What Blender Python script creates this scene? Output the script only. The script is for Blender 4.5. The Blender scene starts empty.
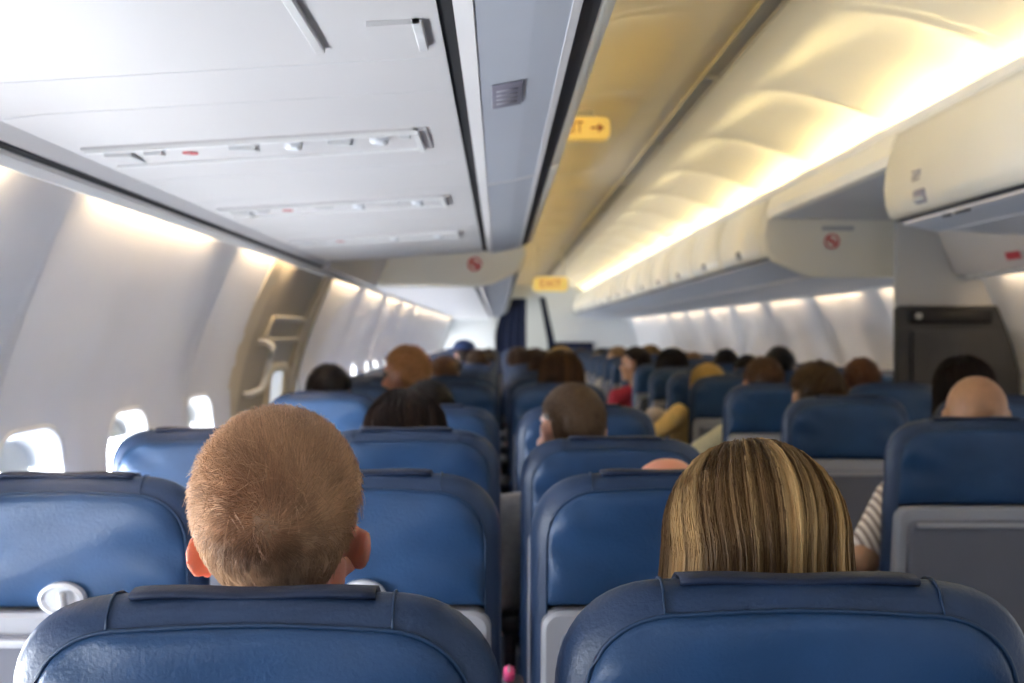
import bpy, bmesh, math, random
import numpy as np
from mathutils import Vector, Matrix, Euler
random.seed(7); rng = np.random.default_rng(7)
sc = bpy.context.scene
col = sc.collection
PI = math.pi
TMP = bpy.data.scenes.new('workbench')
def tmp_dg():
    with bpy.context.temp_override(scene=TMP, view_layer=TMP.view_layers[0]):
        dg = bpy.context.evaluated_depsgraph_get()
    dg.update(); return dg
EYE = 1.33          # lens height above the floor
CX = 0.74           # centre line of the cabin (aisle)
YF = 20.6           # far bulkhead
YB = -2.2           # wall behind the lens

# ------------------------------------------------------------------ materials
def mat(name, color, rough=.5, metal=0.0, noise=0.0, nscale=30, bump=0.0, bscale=200, emit=None, estr=0, sub=0.0, coat=0.0, spec=.5):
    m = bpy.data.materials.new(name); m.use_nodes = True
    nt = m.node_tree; N = nt.nodes; L = nt.links
    b = N['Principled BSDF']
    b.inputs['Base Color'].default_value = (*color, 1)
    b.inputs['Roughness'].default_value = rough
    b.inputs['Metallic'].default_value = metal
    b.inputs['Specular IOR Level'].default_value = spec
    if sub:
        b.inputs['Subsurface Weight'].default_value = sub
        b.inputs['Subsurface Radius'].default_value = (.012, .004, .002)
        b.inputs['Subsurface Scale'].default_value = 1.0
    if coat: b.inputs['Coat Weight'].default_value = coat
    tc = N.new('ShaderNodeTexCoord')
    if noise:
        n = N.new('ShaderNodeTexNoise'); n.inputs['Scale'].default_value = nscale; n.inputs['Detail'].default_value = 4
        L.new(tc.outputs['Object'], n.inputs['Vector'])
        r = N.new('ShaderNodeValToRGB')
        r.color_ramp.elements[0].position = .3; r.color_ramp.elements[1].position = .7
        r.color_ramp.elements[0].color = (*[max(0, c*(1-noise)) for c in color], 1)
        r.color_ramp.elements[1].color = (*[min(1, c*(1+noise)) for c in color], 1)
        L.new(n.outputs['Fac'], r.inputs['Fac']); L.new(r.outputs['Color'], b.inputs['Base Color'])
    if bump:
        n2 = N.new('ShaderNodeTexNoise'); n2.inputs['Scale'].default_value = bscale; n2.inputs['Detail'].default_value = 3
        L.new(tc.outputs['Object'], n2.inputs['Vector'])
        bp = N.new('ShaderNodeBump'); bp.inputs['Strength'].default_value = bump; bp.inputs['Distance'].default_value = .002
        L.new(n2.outputs['Fac'], bp.inputs['Height']); L.new(bp.outputs['Normal'], b.inputs['Normal'])
    if emit:
        b.inputs['Emission Color'].default_value = (*emit, 1); b.inputs['Emission Strength'].default_value = estr
    return m

def hair_mat(name, rough=.42):
    m = bpy.data.materials.new(name); m.use_nodes = True
    nt = m.node_tree; N = nt.nodes; L = nt.links; b = N['Principled BSDF']
    a = N.new('ShaderNodeAttribute'); a.attribute_name = 'hc'
    L.new(a.outputs['Color'], b.inputs['Base Color'])
    b.inputs['Roughness'].default_value = rough; b.inputs['Specular IOR Level'].default_value = .22
    return m

def stripe_mat(name, c1, c2, scale=120):
    m = bpy.data.materials.new(name); m.use_nodes = True
    nt = m.node_tree; N = nt.nodes; L = nt.links; b = N['Principled BSDF']
    tc = N.new('ShaderNodeTexCoord'); w = N.new('ShaderNodeTexWave'); w.wave_type = 'BANDS'; w.bands_direction = 'X'
    w.inputs['Scale'].default_value = scale; w.inputs['Distortion'].default_value = 0
    mp = N.new('ShaderNodeMapping'); mp.inputs['Rotation'].default_value = (0, .38, 0)
    r = N.new('ShaderNodeValToRGB'); r.color_ramp.elements[0].position = .42; r.color_ramp.elements[1].position = .52
    r.color_ramp.elements[0].color = (*c1, 1); r.color_ramp.elements[1].color = (*c2, 1)
    L.new(tc.outputs['Object'], mp.inputs['Vector']); L.new(mp.outputs['Vector'], w.inputs['Vector'])
    L.new(w.outputs['Fac'], r.inputs['Fac']); L.new(r.outputs['Color'], b.inputs['Base Color'])
    b.inputs['Roughness'].default_value = .9
    return m

M = {}
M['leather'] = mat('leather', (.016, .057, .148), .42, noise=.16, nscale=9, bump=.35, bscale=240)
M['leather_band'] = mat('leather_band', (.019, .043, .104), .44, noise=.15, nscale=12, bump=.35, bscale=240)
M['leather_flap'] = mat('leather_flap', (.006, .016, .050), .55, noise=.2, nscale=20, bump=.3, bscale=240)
M['piping'] = mat('piping', (.012, .04, .10), .45)
M['shell'] = mat('shell', (.36, .37, .41), .45, noise=.03, nscale=12)
M['tray'] = mat('tray', (.16, .165, .20), .4, noise=.03, nscale=12)
M['dark_plastic'] = mat('dark_plastic', (.035, .037, .045), .45, noise=.1, nscale=15)
M['latch_white'] = mat('latch_white', (.72, .74, .78), .35)
M['metal'] = mat('metal', (.5, .5, .52), .35, 1.0)
M['wall'] = mat('wall', (.80, .83, .89), .38, noise=.02, nscale=3, bump=.05, bscale=500)
M['reveal'] = mat('reveal', (.82, .84, .86), .4)
M['shade'] = mat('shade', (.72, .74, .72), .5)
M['pane'] = mat('pane', (.9, .93, 1), .3, emit=(.90, .95, 1), estr=46)
M['pane_r'] = mat('pane_r', (.9, .93, 1), .3, emit=(.90, .95, 1), estr=3.5)
M['psu'] = mat('psu', (.62, .605, .61), .42, noise=.015, nscale=2)
M['psu_slot'] = mat('psu_slot', (.76, .76, .76), .4)
M['grey_bin'] = mat('grey_bin', (.50, .53, .60), .4, noise=.02, nscale=3)
M['cream'] = mat('cream', (.80, .78, .70), .36, noise=.02, nscale=3)
M['ceiling'] = mat('ceiling', (.78, .74, .63), .33, noise=.02, nscale=2)
M['black'] = mat('black', (.006, .006, .008), .6)
M['gap'] = mat('gap', (.03, .032, .04), .5)
M['trim_grey'] = mat('trim_grey', (.40, .40, .38), .45)
M['seam'] = mat('seam', (.42, .42, .43), .6)
M['seam_light'] = mat('seam_light', (.66, .66, .67), .6)
M['label_grey'] = mat('label_grey', (.20, .19, .24), .55)
M['lens_grey'] = mat('lens_grey', (.42, .43, .45), .35)
M['psu_lens'] = mat('psu_lens', (.60, .61, .62), .35)
M['red'] = mat('red', (.55, .04, .05), .5)
M['white'] = mat('white', (.85, .85, .85), .45)
M['carpet'] = mat('carpet', (.025, .03, .05), .95, noise=.5, nscale=150)
M['partition'] = mat('partition', (.52, .53, .54), .5, noise=.03, nscale=4)
M['partition_dark'] = mat('partition_dark', (.035, .037, .042), .5, noise=.12, nscale=8)
M['sign_yellow'] = mat('sign_yellow', (.80, .62, .18), .4, emit=(1, .74, .26), estr=.22)
M['sign_letter'] = mat('sign_letter', (.35, .08, .02), .5)
M['door'] = mat('door', (.50, .46, .38), .45, noise=.04, nscale=4)
M['door_frame'] = mat('door_frame', (.66, .60, .48), .42, noise=.03, nscale=4)
M['curtain'] = mat('curtain', (.008, .014, .045), .9, noise=.3, nscale=30)
M['warm_lamp'] = mat('warm_lamp', (1, .9, .7), .4, emit=(1, .72, .43), estr=34)
M['cove_left'] = mat('cove_left', (1, .8, .4), .4, emit=(1, .70, .22), estr=19)
M['cove_right'] = mat('cove_right', (1, .9, .6), .4, emit=(1, .82, .44), estr=21)
M['bulkhead'] = mat('bulkhead', (.72, .74, .74), .5, noise=.02, nscale=3)
M['pink'] = mat('pink', (.75, .06, .22), .6)
M['hair'] = hair_mat('hair')
M['eye'] = mat('eye', (.05, .04, .04), .2)
M['skin_fair'] = mat('skin_fair', (.62, .34, .25), .5, noise=.06, nscale=40, sub=.25)
M['skin_boy'] = mat('skin_boy', (.64, .26, .17), .5, noise=.06, nscale=40, sub=.35)
M['skin_tan'] = mat('skin_tan', (.44, .24, .14), .5, noise=.08, nscale=40, sub=.2)
M['skin_brown'] = mat('skin_brown', (.20, .095, .05), .5, noise=.08, nscale=40, sub=.15)
M['skin_peach'] = mat('skin_peach', (.85, .36, .24), .5, noise=.06, nscale=40, sub=.2)
M['trousers'] = mat('trousers', (.03, .035, .05), .9, noise=.2, nscale=60)
_cloth = {}
def cloth(c):
    k = tuple(c)
    if k not in _cloth: _cloth[k] = mat('cloth', c, .9, noise=.12, nscale=60, bump=.3, bscale=300)
    return _cloth[k]
M['stripes'] = stripe_mat('stripes', (.26, .20, .18), (.72, .66, .60), 17)

# ------------------------------------------------------------------ object helpers
def link(o, parent=None):
    col.objects.link(o)
    if parent is not None: o.parent = parent
    return o
def tag(o, label=None, cat=None, group=None, kind=None):
    if label: o['label'] = label
    if cat: o['category'] = cat
    if group: o['group'] = group
    if kind: o['kind'] = kind
    return o
def thing(name, label, cat, loc=(0, 0, 0), rz=0, group=None):
    o = bpy.data.objects.new(name, None); o.empty_display_size = .1
    o.location = loc; o.rotation_euler = (0, 0, rz)
    link(o); return tag(o, label, cat, group)
def obj(name, bm, m, parent=None, smooth=True):
    me = bpy.data.meshes.new(name); bm.normal_update(); bm.to_mesh(me); bm.free()
    return obj_me(name, me, m, parent, smooth)
def obj_me(name, me, m, parent=None, smooth=True):
    for x in (m if isinstance(m, (list, tuple)) else [m]): me.materials.append(x)
    if smooth and len(me.polygons): me.polygons.foreach_set('use_smooth', [True]*len(me.polygons))
    return link(bpy.data.objects.new(name, me), parent)
def copy_tree(o, parent=None):
    c = o.copy(); col.objects.link(c)
    if parent is not None: c.parent = parent
    for ch in [x for x in KIDS.get(o.name, [])]: 
        n = copy_tree(ch, c); KIDS.setdefault(c.name, []).append(n)
    return c
KIDS = {}
def reg(o):
    if o.parent: KIDS.setdefault(o.parent.name, []).append(o)
    return o

def add_box(bm, c, s, bev=0.0, mi=0, rot=None, seg=2):
    b2 = bmesh.new(); bmesh.ops.create_cube(b2, size=1)
    bmesh.ops.scale(b2, vec=s, verts=b2.verts)
    if bev: bmesh.ops.bevel(b2, geom=list(b2.edges), offset=bev, segments=seg, affect='EDGES', profile=.5)
    if rot: bmesh.ops.transform(b2, matrix=Euler(rot).to_matrix().to_4x4(), verts=b2.verts)
    bmesh.ops.translate(b2, vec=c, verts=b2.verts)
    merge(bm, b2, mi)
def merge(bm, b2, mi=0):
    vm = {v: bm.verts.new(v.co) for v in b2.verts}
    for f in b2.faces:
        try:
            nf = bm.faces.new([vm[v] for v in f.verts]); nf.material_index = mi; nf.smooth = True
        except ValueError: pass
    b2.free()
def box(c, s, bev=0.0, rot=None):
    bm = bmesh.new(); add_box(bm, c, s, bev, rot=rot); return bm
def add_tube(bm, pts, r, n=8, cap=True):
    pts = [Vector(p) for p in pts]; rr = r if isinstance(r, (list, tuple)) else [r]*len(pts)
    rings = []
    for i, p in enumerate(pts):
        t = (pts[min(i+1, len(pts)-1)] - pts[max(i-1, 0)]).normalized()
        a = Vector((0, 0, 1)) if abs(t.z) < .9 else Vector((1, 0, 0))
        u = t.cross(a).normalized(); v = t.cross(u)
        rings.append([bm.verts.new(p + (u*math.cos(2*PI*k/n) + v*math.sin(2*PI*k/n))*rr[i]) for k in range(n)])
    for a, b in zip(rings, rings[1:]):
        for k in range(n): bm.faces.new([a[k], a[(k+1) % n], b[(k+1) % n], b[k]])
    if cap:
        bm.faces.new(rings[0][::-1]); bm.faces.new(rings[-1])
def tube(pts, r, n=8):
    bm = bmesh.new(); add_tube(bm, pts, r, n); return bm
def loft(bm, rings, closed=True, cap0=False, cap1=False):
    R = [[bm.verts.new(p) for p in r] for r in rings]
    n = len(R[0])
    for a, b in zip(R, R[1:]):
        for k in range(n if closed else n-1):
            bm.faces.new([a[k], a[(k+1) % n], b[(k+1) % n], b[k]])
    if cap0: bm.faces.new(R[0][::-1])
    if cap1: bm.faces.new(R[-1])
    return R
def prism(profile, y0, y1, close=True, thick=0.0, ny=1):
    """sweep an (x, z) polyline along y; closed polygons get caps"""
    bm = bmesh.new()
    ys = [y0 + (y1-y0)*i/ny for i in range(ny+1)]
    rings = [[(x, y, z) for x, z in profile] for y in ys]
    loft(bm, rings, closed=close, cap0=close, cap1=close)
    bmesh.ops.recalc_face_normals(bm, faces=bm.faces)
    return bm
def flat_shade(o):
    o.data.polygons.foreach_set('use_smooth', [False]*len(o.data.polygons)); return o
def offset_strip(pts, t):
    """closed outline around an open polyline, thickness t to its left"""
    out = []
    for i, p in enumerate(pts):
        a = Vector(pts[max(i-1, 0)]); b = Vector(pts[min(i+1, len(pts)-1)])
        d = (b-a).normalized(); out.append((p[0]-d.y*t, p[1]+d.x*t))
    return list(pts) + out[::-1]
def rrect(w, h, r, n=6, cx=0, cy=0):
    pts = []
    for k, (sx, sy) in enumerate(((1, 1), (-1, 1), (-1, -1), (1, -1))):
        for i in range(n+1):
            a = PI/2*(k + i/n)
            pts.append((cx + sx*(w/2-r) + r*math.cos(a), cy + sy*(h/2-r) + r*math.sin(a)))
    return pts

# ------------------------------------------------------------------ cabin shell
WP = [(0.0, 1.58), (.25, 1.68), (.5, 1.745), (.75, 1.785), (.95, 1.795), (1.10, 1.785), (1.25, 1.752), (1.40, 1.698), (1.52, 1.643), (1.62, 1.592), (1.70, 1.545)]
def hw_at(z):
    for (z0, a), (z1, b) in zip(WP, WP[1:]):
        if z <= z1:
            t = (z-z0)/(z1-z0); return a+(b-a)*t
    return WP[-1][1]
_zs = [i*1.70/60 for i in range(61)]
def hw_s(z):   # smoothed
    return sum(hw_at(min(1.70, max(0, z+d))) for d in (-.08, -.04, 0, .04, .08))/5
PANEL = 1.42
def wallpt(side, y, z, off=0.0, y0=2.28):
    u = ((y-y0)/PANEL) % 1.0
    rib = .016*math.cos(4*PI*(u-.915)) if z < 1.62 else 0
    d = min(u, 1-u)*PANEL
    if d < .012: rib += .014*(1-d/.012)
    fade = min(1, max(0, (1.66-z)/.25))
    return (CX + side*(hw_s(z) - rib*fade*.9 + off - .0), y, z)

def wall_mesh(side, y0, panels, holes, skip):
    """curved sidewall with window openings; skip = (ya, yb) door opening"""
    bm = bmesh.new(); cache = {}
    ya, yb = panels
    ys = set([round(ya, 4), round(yb, 4)])
    y = ya
    while y < yb: ys.add(round(y, 4)); y += .06
    for h in holes: ys.update((round(h-HW2, 4), round(h+HW2, 4)))
    k = math.floor((ya-y0)/PANEL)
    while y0+k*PANEL < yb:
        s = y0+k*PANEL
        for d in (-.012, 0, .012):
            if ya < s+d < yb: ys.add(round(s+d, 4))
        k += 1
    if skip: ys.update((round(skip[0], 4), round(skip[1], 4)))
    ys = sorted(ys)
    yy = [ys[0]]
    for v in ys[1:]:
        if v - yy[-1] > .004: yy.append(v)
    zz = sorted(set([0, .15, .3, .45, .58, HZ0, HZ1, 1.2, 1.28, 1.36, 1.44, 1.52, 1.58, 1.64, 1.70]))
    def V(y, z):
        kk = (round(y, 4), round(z, 4))
        if kk not in cache: cache[kk] = bm.verts.new(wallpt(side, y, z, 0, y0))
        return cache[kk]
    def inhole(a, b, z0, z1):
        if z0 < HZ0-.001 or z1 > HZ1+.001: return False
        return any(a > h-HW2-.005 and b < h+HW2+.005 for h in holes)
    for a, b in zip(yy, yy[1:]):
        if skip and a >= skip[0]-.001 and b <= skip[1]+.001: continue
        for z0, z1 in zip(zz, zz[1:]):
            if inhole(a, b, z0, z1): continue
            bm.faces.new([V(a, z0), V(b, z0), V(b, z1), V(a, z1)])
    for h in holes:   # ring between the cell border and the rounded opening
        cols = [v for v in yy if h-HW2-.005 <= v <= h+HW2+.005]
        rows = [z for z in zz if HZ0-.001 <= z <= HZ1+.001]
        border = [(c, rows[0]) for c in cols] + [(cols[-1], r) for r in rows[1:]] + [(c, rows[-1]) for c in cols[::-1][1:]] + [(cols[0], r) for r in rows[::-1][1:-1]]
        op = WIN_OUT(h)
        inner = [bm.verts.new(wallpt(side, p[0], p[1], 0, y0)) for p in op]
        def ang(p): return math.atan2((p[1]-WZ)/.25, (p[0]-h)/.2) % (2*PI)
        bo = sorted(border, key=ang); io = sorted(range(len(op)), key=lambda i: ang(op[i]))
        ia, ib = 0, 0; nb, ni = len(bo), len(io)
        while ia < nb or ib < ni:
            aa = ang(bo[ia]) if ia < nb else 99; bb = ang(op[io[ib]]) if ib < ni else 99
            A = V(*bo[(ia-1) % nb]); I = inner[io[(ib-1) % ni]]
            try:
                if aa <= bb: bm.faces.new([A, V(*bo[ia]), I]); ia += 1
                else: bm.faces.new([A, inner[io[ib]], I]); ib += 1
            except ValueError:
                if aa <= bb: ia += 1
                else: ib += 1
    bmesh.ops.recalc_face_normals(bm, faces=bm.faces)
    return bm
HW2 = .235; HZ0, HZ1 = .63, 1.13; WZ = .885
def WIN_OUT(h): return rrect(.375, .455, .11, 7, h, WZ)
def WIN_IN(h): return rrect(.31, .395, .105, 7, h, WZ)
def WIN_RIM(h): return rrect(.40, .48, .12, 7, h, WZ)

win_n = [0]
def window(side, y, y0, pane, shade=0.0):
    win_n[0] += 1
    root = thing('window_%d' % win_n[0], None, None); tag(root, kind='structure')
    bm = bmesh.new()
    r1 = [wallpt(side, p[0], p[1], -.001, y0) for p in WIN_RIM(y)]
    r2 = [wallpt(side, p[0], p[1], -.007, y0) for p in rrect(.388, .468, .115, 7, y, WZ)]
    r2b = [wallpt(side, p[0], p[1], .004, y0) for p in rrect(.37, .45, .11, 7, y, WZ)]
    r3 = [wallpt(side, p[0], p[1], .065, y0) for p in WIN_IN(y)]
    loft(bm, [r1, r2, r2b, r3]); bmesh.ops.recalc_face_normals(bm, faces=bm.faces)
    obj('frame', bm, M['reveal'], root)
    bm = bmesh.new(); vs = [bm.verts.new(wallpt(side, p[0], p[1], .07, y0)) for p in rrect(.325, .41, .11, 7, y, WZ)]
    bm.faces.new(vs); obj('pane', bm, pane, root, False)
    if shade:
        bm = bmesh.new(); zt = WZ+.20; n = 6
        rings = []
        for i in range(n+1):
            z = zt - shade*.36*i/n
            rings.append([wallpt(side, y-.15+.30*j/6, z, .06, y0) for j in range(7)])
        rings.append([wallpt(side, y-.15+.30*j/6, zt-shade*.36-.012, .045, y0) for j in range(7)])
        rings.append([wallpt(side, y-.15+.30*j/6, zt-shade*.36-.02, .06, y0) for j in range(7)])
        loft(bm, rings, closed=False); obj('window_shade', bm, M['shade'], root)
    return root

L0, R0 = 2.28, 2.72     # panel joints: left and right sidewall (front pieces)
LDOOR = (4.32, 5.80)
L1 = 5.80               # panel joints left beyond the door
def mk_windows(y0, a, b):
    out = []; k = math.floor((a-y0)/PANEL)-1
    while True:
        for q in (.18, .655):
            y = y0 + (k+q)*PANEL
            if a+.24 < y < b-.24: out.append(y)
        k += 1
        if y0+k*PANEL > b: return out
lw_a = [y for y in mk_windows(L0, YB, 4.32)]
lw_b = mk_windows(L1, 5.82, YF)
rw_a = mk_windows(R0, YB, 4.6)
rw_b = mk_windows(5.56, 5.56, YF)
o = obj('wall_left', wall_mesh(-1, L0, (YB, LDOOR[0]), lw_a, None), M['wall']); tag(o, kind='structure')
o2 = obj('wall_left_far', wall_mesh(-1, L1, (LDOOR[1], YF), lw_b, None), M['wall']); tag(o2, kind='structure')
o3 = obj('wall_right', wall_mesh(1, R0, (YB, 5.0), rw_a, None), M['wall']); tag(o3, kind='structure')
o4 = obj('wall_right_far', wall_mesh(1, 5.56, (5.0, YF), rw_b, None), M['wall']); tag(o4, kind='structure')
for i, y in enumerate(lw_a): window(-1, y, L0, M['pane'], .93 if y < .2 else .45 if y < .9 else {0: .2, 1: .1}.get(i % 3, .25))  # unseen shades beside and behind the lens drawn down to dim the near seats
for i, y in enumerate(lw_b): window(-1, y, L1, M['pane'], [.1, .3, 0, .15][i % 4])
for i, y in enumerate(rw_a): window(1, y, R0, M['pane_r'], .93 if y < 1.5 else [.3, .5][i % 2])  # out-of-view near shades almost shut to cut light from behind
for i, y in enumerate(rw_b): window(1, y, 5.56, M['pane_r'], [.4, .6, .2, .5][i % 4])

bm = box((CX, (YB+YF)/2, -.03), (3.3, YF-YB+.2, .06)); tag(flat_shade(obj('floor', bm, M['carpet'])), kind='structure')

# ceiling: vaulted, with scalloped bays beside the coves
def ceil_z(h, y, right):
    a = abs(h)
    base = [(0, .905), (.12, .903), (.25, .895), (.40, .868), (.52, .832), (.64, .788), (.74, .752), (.86, .728)]
    z = base[-1][1]
    for (h0, z0), (h1, z1) in zip(base, base[1:]):
        if a <= h1: z = z0+(z1-z0)*(a-h0)/(h1-h0); break
    if y > 3.1:
        u = ((y-3.15)/1.02) % 1.0
        g = max(0.0, math.sin(PI*u))**.55
        w = max(0, min(1, (a-.16)/.22)); w = w*w*(3-2*w); w *= max(0, min(1, (.90-a)/.18))
        z += .060*g*w
    return EYE+z
bm = bmesh.new()
hs = [-.86, -.80, -.74, -.69, -.64, -.58, -.52, -.46, -.40, -.34, -.29, -.25, -.20, -.16, -.12, -.06, 0, .06, .12, .16, .20, .25, .29, .34, .40, .46, .52, .58, .64, .69, .74, .80, .86]
ys = [YB]; 
while ys[-1] < YF: ys.append(ys[-1] + (.034 if 3 < ys[-1] < 12 else .068))
loft(bm, [[(CX+h, y, ceil_z(h, y, True)) for h in hs] for y in ys], closed=False)
tag(obj('ceiling', bm, M['ceiling']), kind='structure')
# centre rail of the ceiling: two ridges and a strip
bm = bmesh.new()
for dx, w, h in ((0, .05, .006), (-.03, .010, .014), (.032, .012, .012)):
    add_box(bm, (CX+dx, (YB+YF)/2, EYE+.903-h/2+.002), (w, YF-YB, h), .002)
tag(obj('trim_1', bm, M['trim_grey']), kind='structure')
bm = bmesh.new()
for y in (1.2, 2.6, 3.95, 5.3, 6.7, 8.1, 9.5, 11): add_box(bm, (CX+.001, y, EYE+.894), (.062, .018, .012), .002)
tag(obj('trim_2', bm, M['seam']), kind='structure')

# wall behind the lens and far bulkhead with the doorway
bm = box((CX, YB-.03, 1.15), (3.7, .06, 2.4)); tag(flat_shade(obj('wall_back', bm, M['bulkhead'])), kind='structure')
bm = bmesh.new()
def outl(side):
    pts = [(CX+side*1.9, 0), (CX+side*1.9, 2.4), (.53, 2.4)]
    return pts
# doorway: bottle shaped opening between the closets
half_l = [(.53, 2.02), (.16, 2.02), (.13, 1.86), (-.05, 1.58), (-.09, 1.40), (-.09, 0)]
half_r = [(.53, 2.02), (.86, 2.02), (.89, 1.86), (1.05, 1.58), (1.09, 1.40), (1.09, 0)]
for half, xs in ((half_l, CX-1.9), (half_r, CX+1.9)):
    f = [(.53, 2.4), (xs, 2.4), (xs, 0)] + half[::-1]
    a = [bm.verts.new((x, YF, z)) for x, z in f]; b = [bm.verts.new((x, YF+.08, z)) for x, z in f]
    bm.faces.new(a); bm.faces.new(b[::-1])
    for i in range(len(f)): bm.faces.new([a[i], a[(i+1) % len(f)], b[(i+1) % len(f)], b[i]])
bmesh.ops.recalc_face_normals(bm, faces=bm.faces)
tag(flat_shade(obj('wall_front', bm, M['bulkhead'])), kind='structure')
bm = bmesh.new()
add_box(bm, (.53, YF+2.4, 1.1), (1.6, .06, 2.3)); add_box(bm, (-.35, YF+1.3, 1.1), (.06, 2.3, 2.3)); add_box(bm, (1.40, YF+1.3, 1.1), (.06, 2.3, 2.3)); add_box(bm, (.53, YF+1.3, 2.25), (1.8, 2.3, .06)); add_box(bm, (.53, YF+1.3, -.03), (1.8, 2.3, .06))
tag(flat_shade(obj('wall_galley', bm, M['bulkhead'])), kind='structure')
def curtain(name, path, ztop, label):
    bm = bmesh.new(); n = 40; rings = []
    for zi in range(13):
        t = zi/12; z = ztop*(1-t)+.05*t
        r = []
        for i in range(n+1):
            u = i/n; x0, x1 = path(t)
            r.append((x0+(x1-x0)*u, YF+.14+.025*math.sin(u*26+t), z))
        for i in range(n, -1, -1):
            u = i/n; x0, x1 = path(t)
            r.append((x0+(x1-x0)*u, YF+.146+.025*math.sin(u*26+t), z))
        rings.append(r)
    loft(bm, rings, True, True, True)
    tag(obj(name, bm, M['curtain']), label, 'curtain')
def pl(t): return (-.07+.18*max(0, 1-t*3.2), .50)
def pr(t):
    k = min(1, t*2.2)
    return (.74+.16*k-.08*max(0, t-.45), .84+.20*k)
curtain('galley_curtain', pl, 2.0, 'dark navy curtain drawn across the left half of the far doorway')
curtain('galley_curtain', pr, 2.02, 'narrow dark navy curtain tied back on the right of the far doorway')
bm = box((1.36, YF-.085, .595), (.66, .06, 1.19), .012)
t = thing('bulkhead_panel', 'dark navy padded panel on the far bulkhead right of the doorway', 'panel', (0, 0, 0))
obj('pad', bm, M['curtain'], t); obj('rim', box((1.36, YF-.045, .60), (.70, .04, 1.20), .008), M['black'], t)

# ------------------------------------------------------------------ overhead: soffits, bins, lamps
def X(side, h): return CX+side*h
def prof(side, pts): return [(X(side, h), EYE+z) for h, z in pts]
BIN = [(.79, .358), (.765, .354), (.70, .366), (.655, .377), (.64, .388)]            # fixed underside of the bin
DOOR = [(.622, .393), (.599, .402), (.586, .44), (.579, .50), (.585, .56), (.600, .62), (.62, .665), (.63, .70)]
NL, NR = 4.9, 3.9         # ends of the near bins
FL, FR = 6.8, 5.7         # starts of the far bins
FBIN = [(.865, .298), (.84, .300), (.74, .345), (.66, .377), (.64, .388)]
def bin_unit(side, y0, y1, far, label, group, endlip=False, latch=True, tagplate=None, door_mat='cream', endcap=False):
    B = FBIN if far else BIN
    root = thing('overhead_bin', label, 'luggage bin', (CX+side*.9, (y0+y1)/2, EYE+.36), 0, group)
    def P(pts): return [(x-root.location.x, z-root.location.z) for x, z in prof(side, pts)]
    ly0, ly1 = y0-root.location.y, y1-root.location.y
    back = [(1.20, .66), (1.20, .42), (B[0][0], .42)]
    body = P(B + [(.66, .40), (.66, .69)] + back)
    obj('bin_body', prism(body, ly0+.003, ly1-.003), M['grey_bin'], root, False)
    d = obj('bin_door', prism(offset_outline(P(DOOR), side, .02), ly0+.005, ly1-.005), M[door_mat], root)
    for p in d.data.polygons:
        p.use_smooth = abs(p.normal.y) < .5
    # bright bevel along the inner edge of the underside and the latch rail
    obj('edge_strip', prism(P([(B[0][0], B[0][1]-.001), (B[0][0]-.022, B[0][1]-.006), (B[0][0]-.028, B[0][1]+.004), (B[0][0], B[0][1]+.008)]), ly0+.003, ly1-.003), M['psu'], root, False)
    obj('gap_strip', prism(P([(.642, .3855), (.6195, .3930), (.626, .402), (.648, .396)]), ly0+.003, ly1-.003), M['gap'], root, False)
    obj('latch_rail', prism(P([(.656, .375), (.645, .377), (.643, .388), (.656, .386)]), ly0+.003, ly1-.003), M['psu'] if not far else M['seam'], root, False)
    if latch:
        lx = X(side, .591)-root.location.x; lz = EYE+.437-root.location.z
        yy = ly1-.32 if not far else 0
        hl = obj('latch', box((lx, yy, lz), (.02, .10, .048), .012, (0, -side*.35, 0)), M['label_grey'] if not far else M['gap'], root)
        obj('latch_paddle', box((lx-side*.006, yy, lz-.008), (.018, .075, .018), .006, (0, -side*.35, 0)), M['lens_grey'] if not far else M['trim_grey'], hl)
    return root
def offset_outline(pts, side, t):
    out = []
    for i, p in enumerate(pts):
        a = Vector(pts[max(i-1, 0)]); b = Vector(pts[min(i+1, len(pts)-1)])
        d = (b-a).normalized(); out.append((p[0]+side*d.y*t, p[1]-side*d.x*t*-1*0))
    return list(pts) + out[::-1]
# near bins
b1 = bin_unit(-1, .9, 2.67, False, 'grey-bottomed overhead bin on the left with a dark label, nearest of its row', 'left near luggage bins', latch=False)
bin_unit(-1, -.9, .9, False, 'overhead bin above the lens on the left, beyond the upper picture edge', 'left near luggage bins', latch=False)
b2 = bin_unit(-1, 2.67, NL, False, 'grey-bottomed overhead bin on the left, beyond the diagonal seam', 'left near luggage bins', latch=False)
br = bin_unit(1, 2.1, NR, False, 'open-ended cream overhead bin at the upper right with a grey handle', 'right near luggage bins')
bin_unit(1, .2, 2.1, False, 'cream overhead bin on the right, cut by the right picture edge', 'right near luggage bins')
bin_unit(1, -1.7, .2, False, 'cream overhead bin on the right behind the lens', 'right near luggage bins')
# dark label plate on the left bin underside
def on_under(side, h, y, dz=.0):
    for (h0, z0), (h1, z1) in zip(BIN, BIN[1:]):
        if h1 <= h <= h0: return (X(side, h), y, EYE+z0+(z1-z0)*(h0-h)/(h0-h1)-dz)
js = [(X(-1, h)-b2.location.x, EYE+z-.001-b2.location.z) for h, z in BIN[1:]]
obj('joint_strip', prism(offset_outline(js, -1, .0)[:len(js)] + [(x, z+.006) for x, z in js[::-1]], 2.672-b2.location.y, 2.690-b2.location.y), M['psu'], b2, False)
p = on_under(-1, .728, 1.70, .002)
bm = box((0, 0, 0), (.046, .16, .003), .001, (0, -.18, 0)); bmesh.ops.translate(bm, vec=(p[0]-b1.location.x, p[1]-b1.location.y, p[2]-b1.location.z), verts=bm.verts)
lab = obj('label_plate', bm, M['label_grey'], b1, False); lab['label'] = 'dark grey information label'
bm = bmesh.new()
for k in range(4): add_box(bm, (p[0]-b1.location.x, p[1]-b1.location.y-.045+.03*k, p[2]-b1.location.z-.0022), (.032, .008, .001), 0, rot=(0, -.18, 0))
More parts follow.
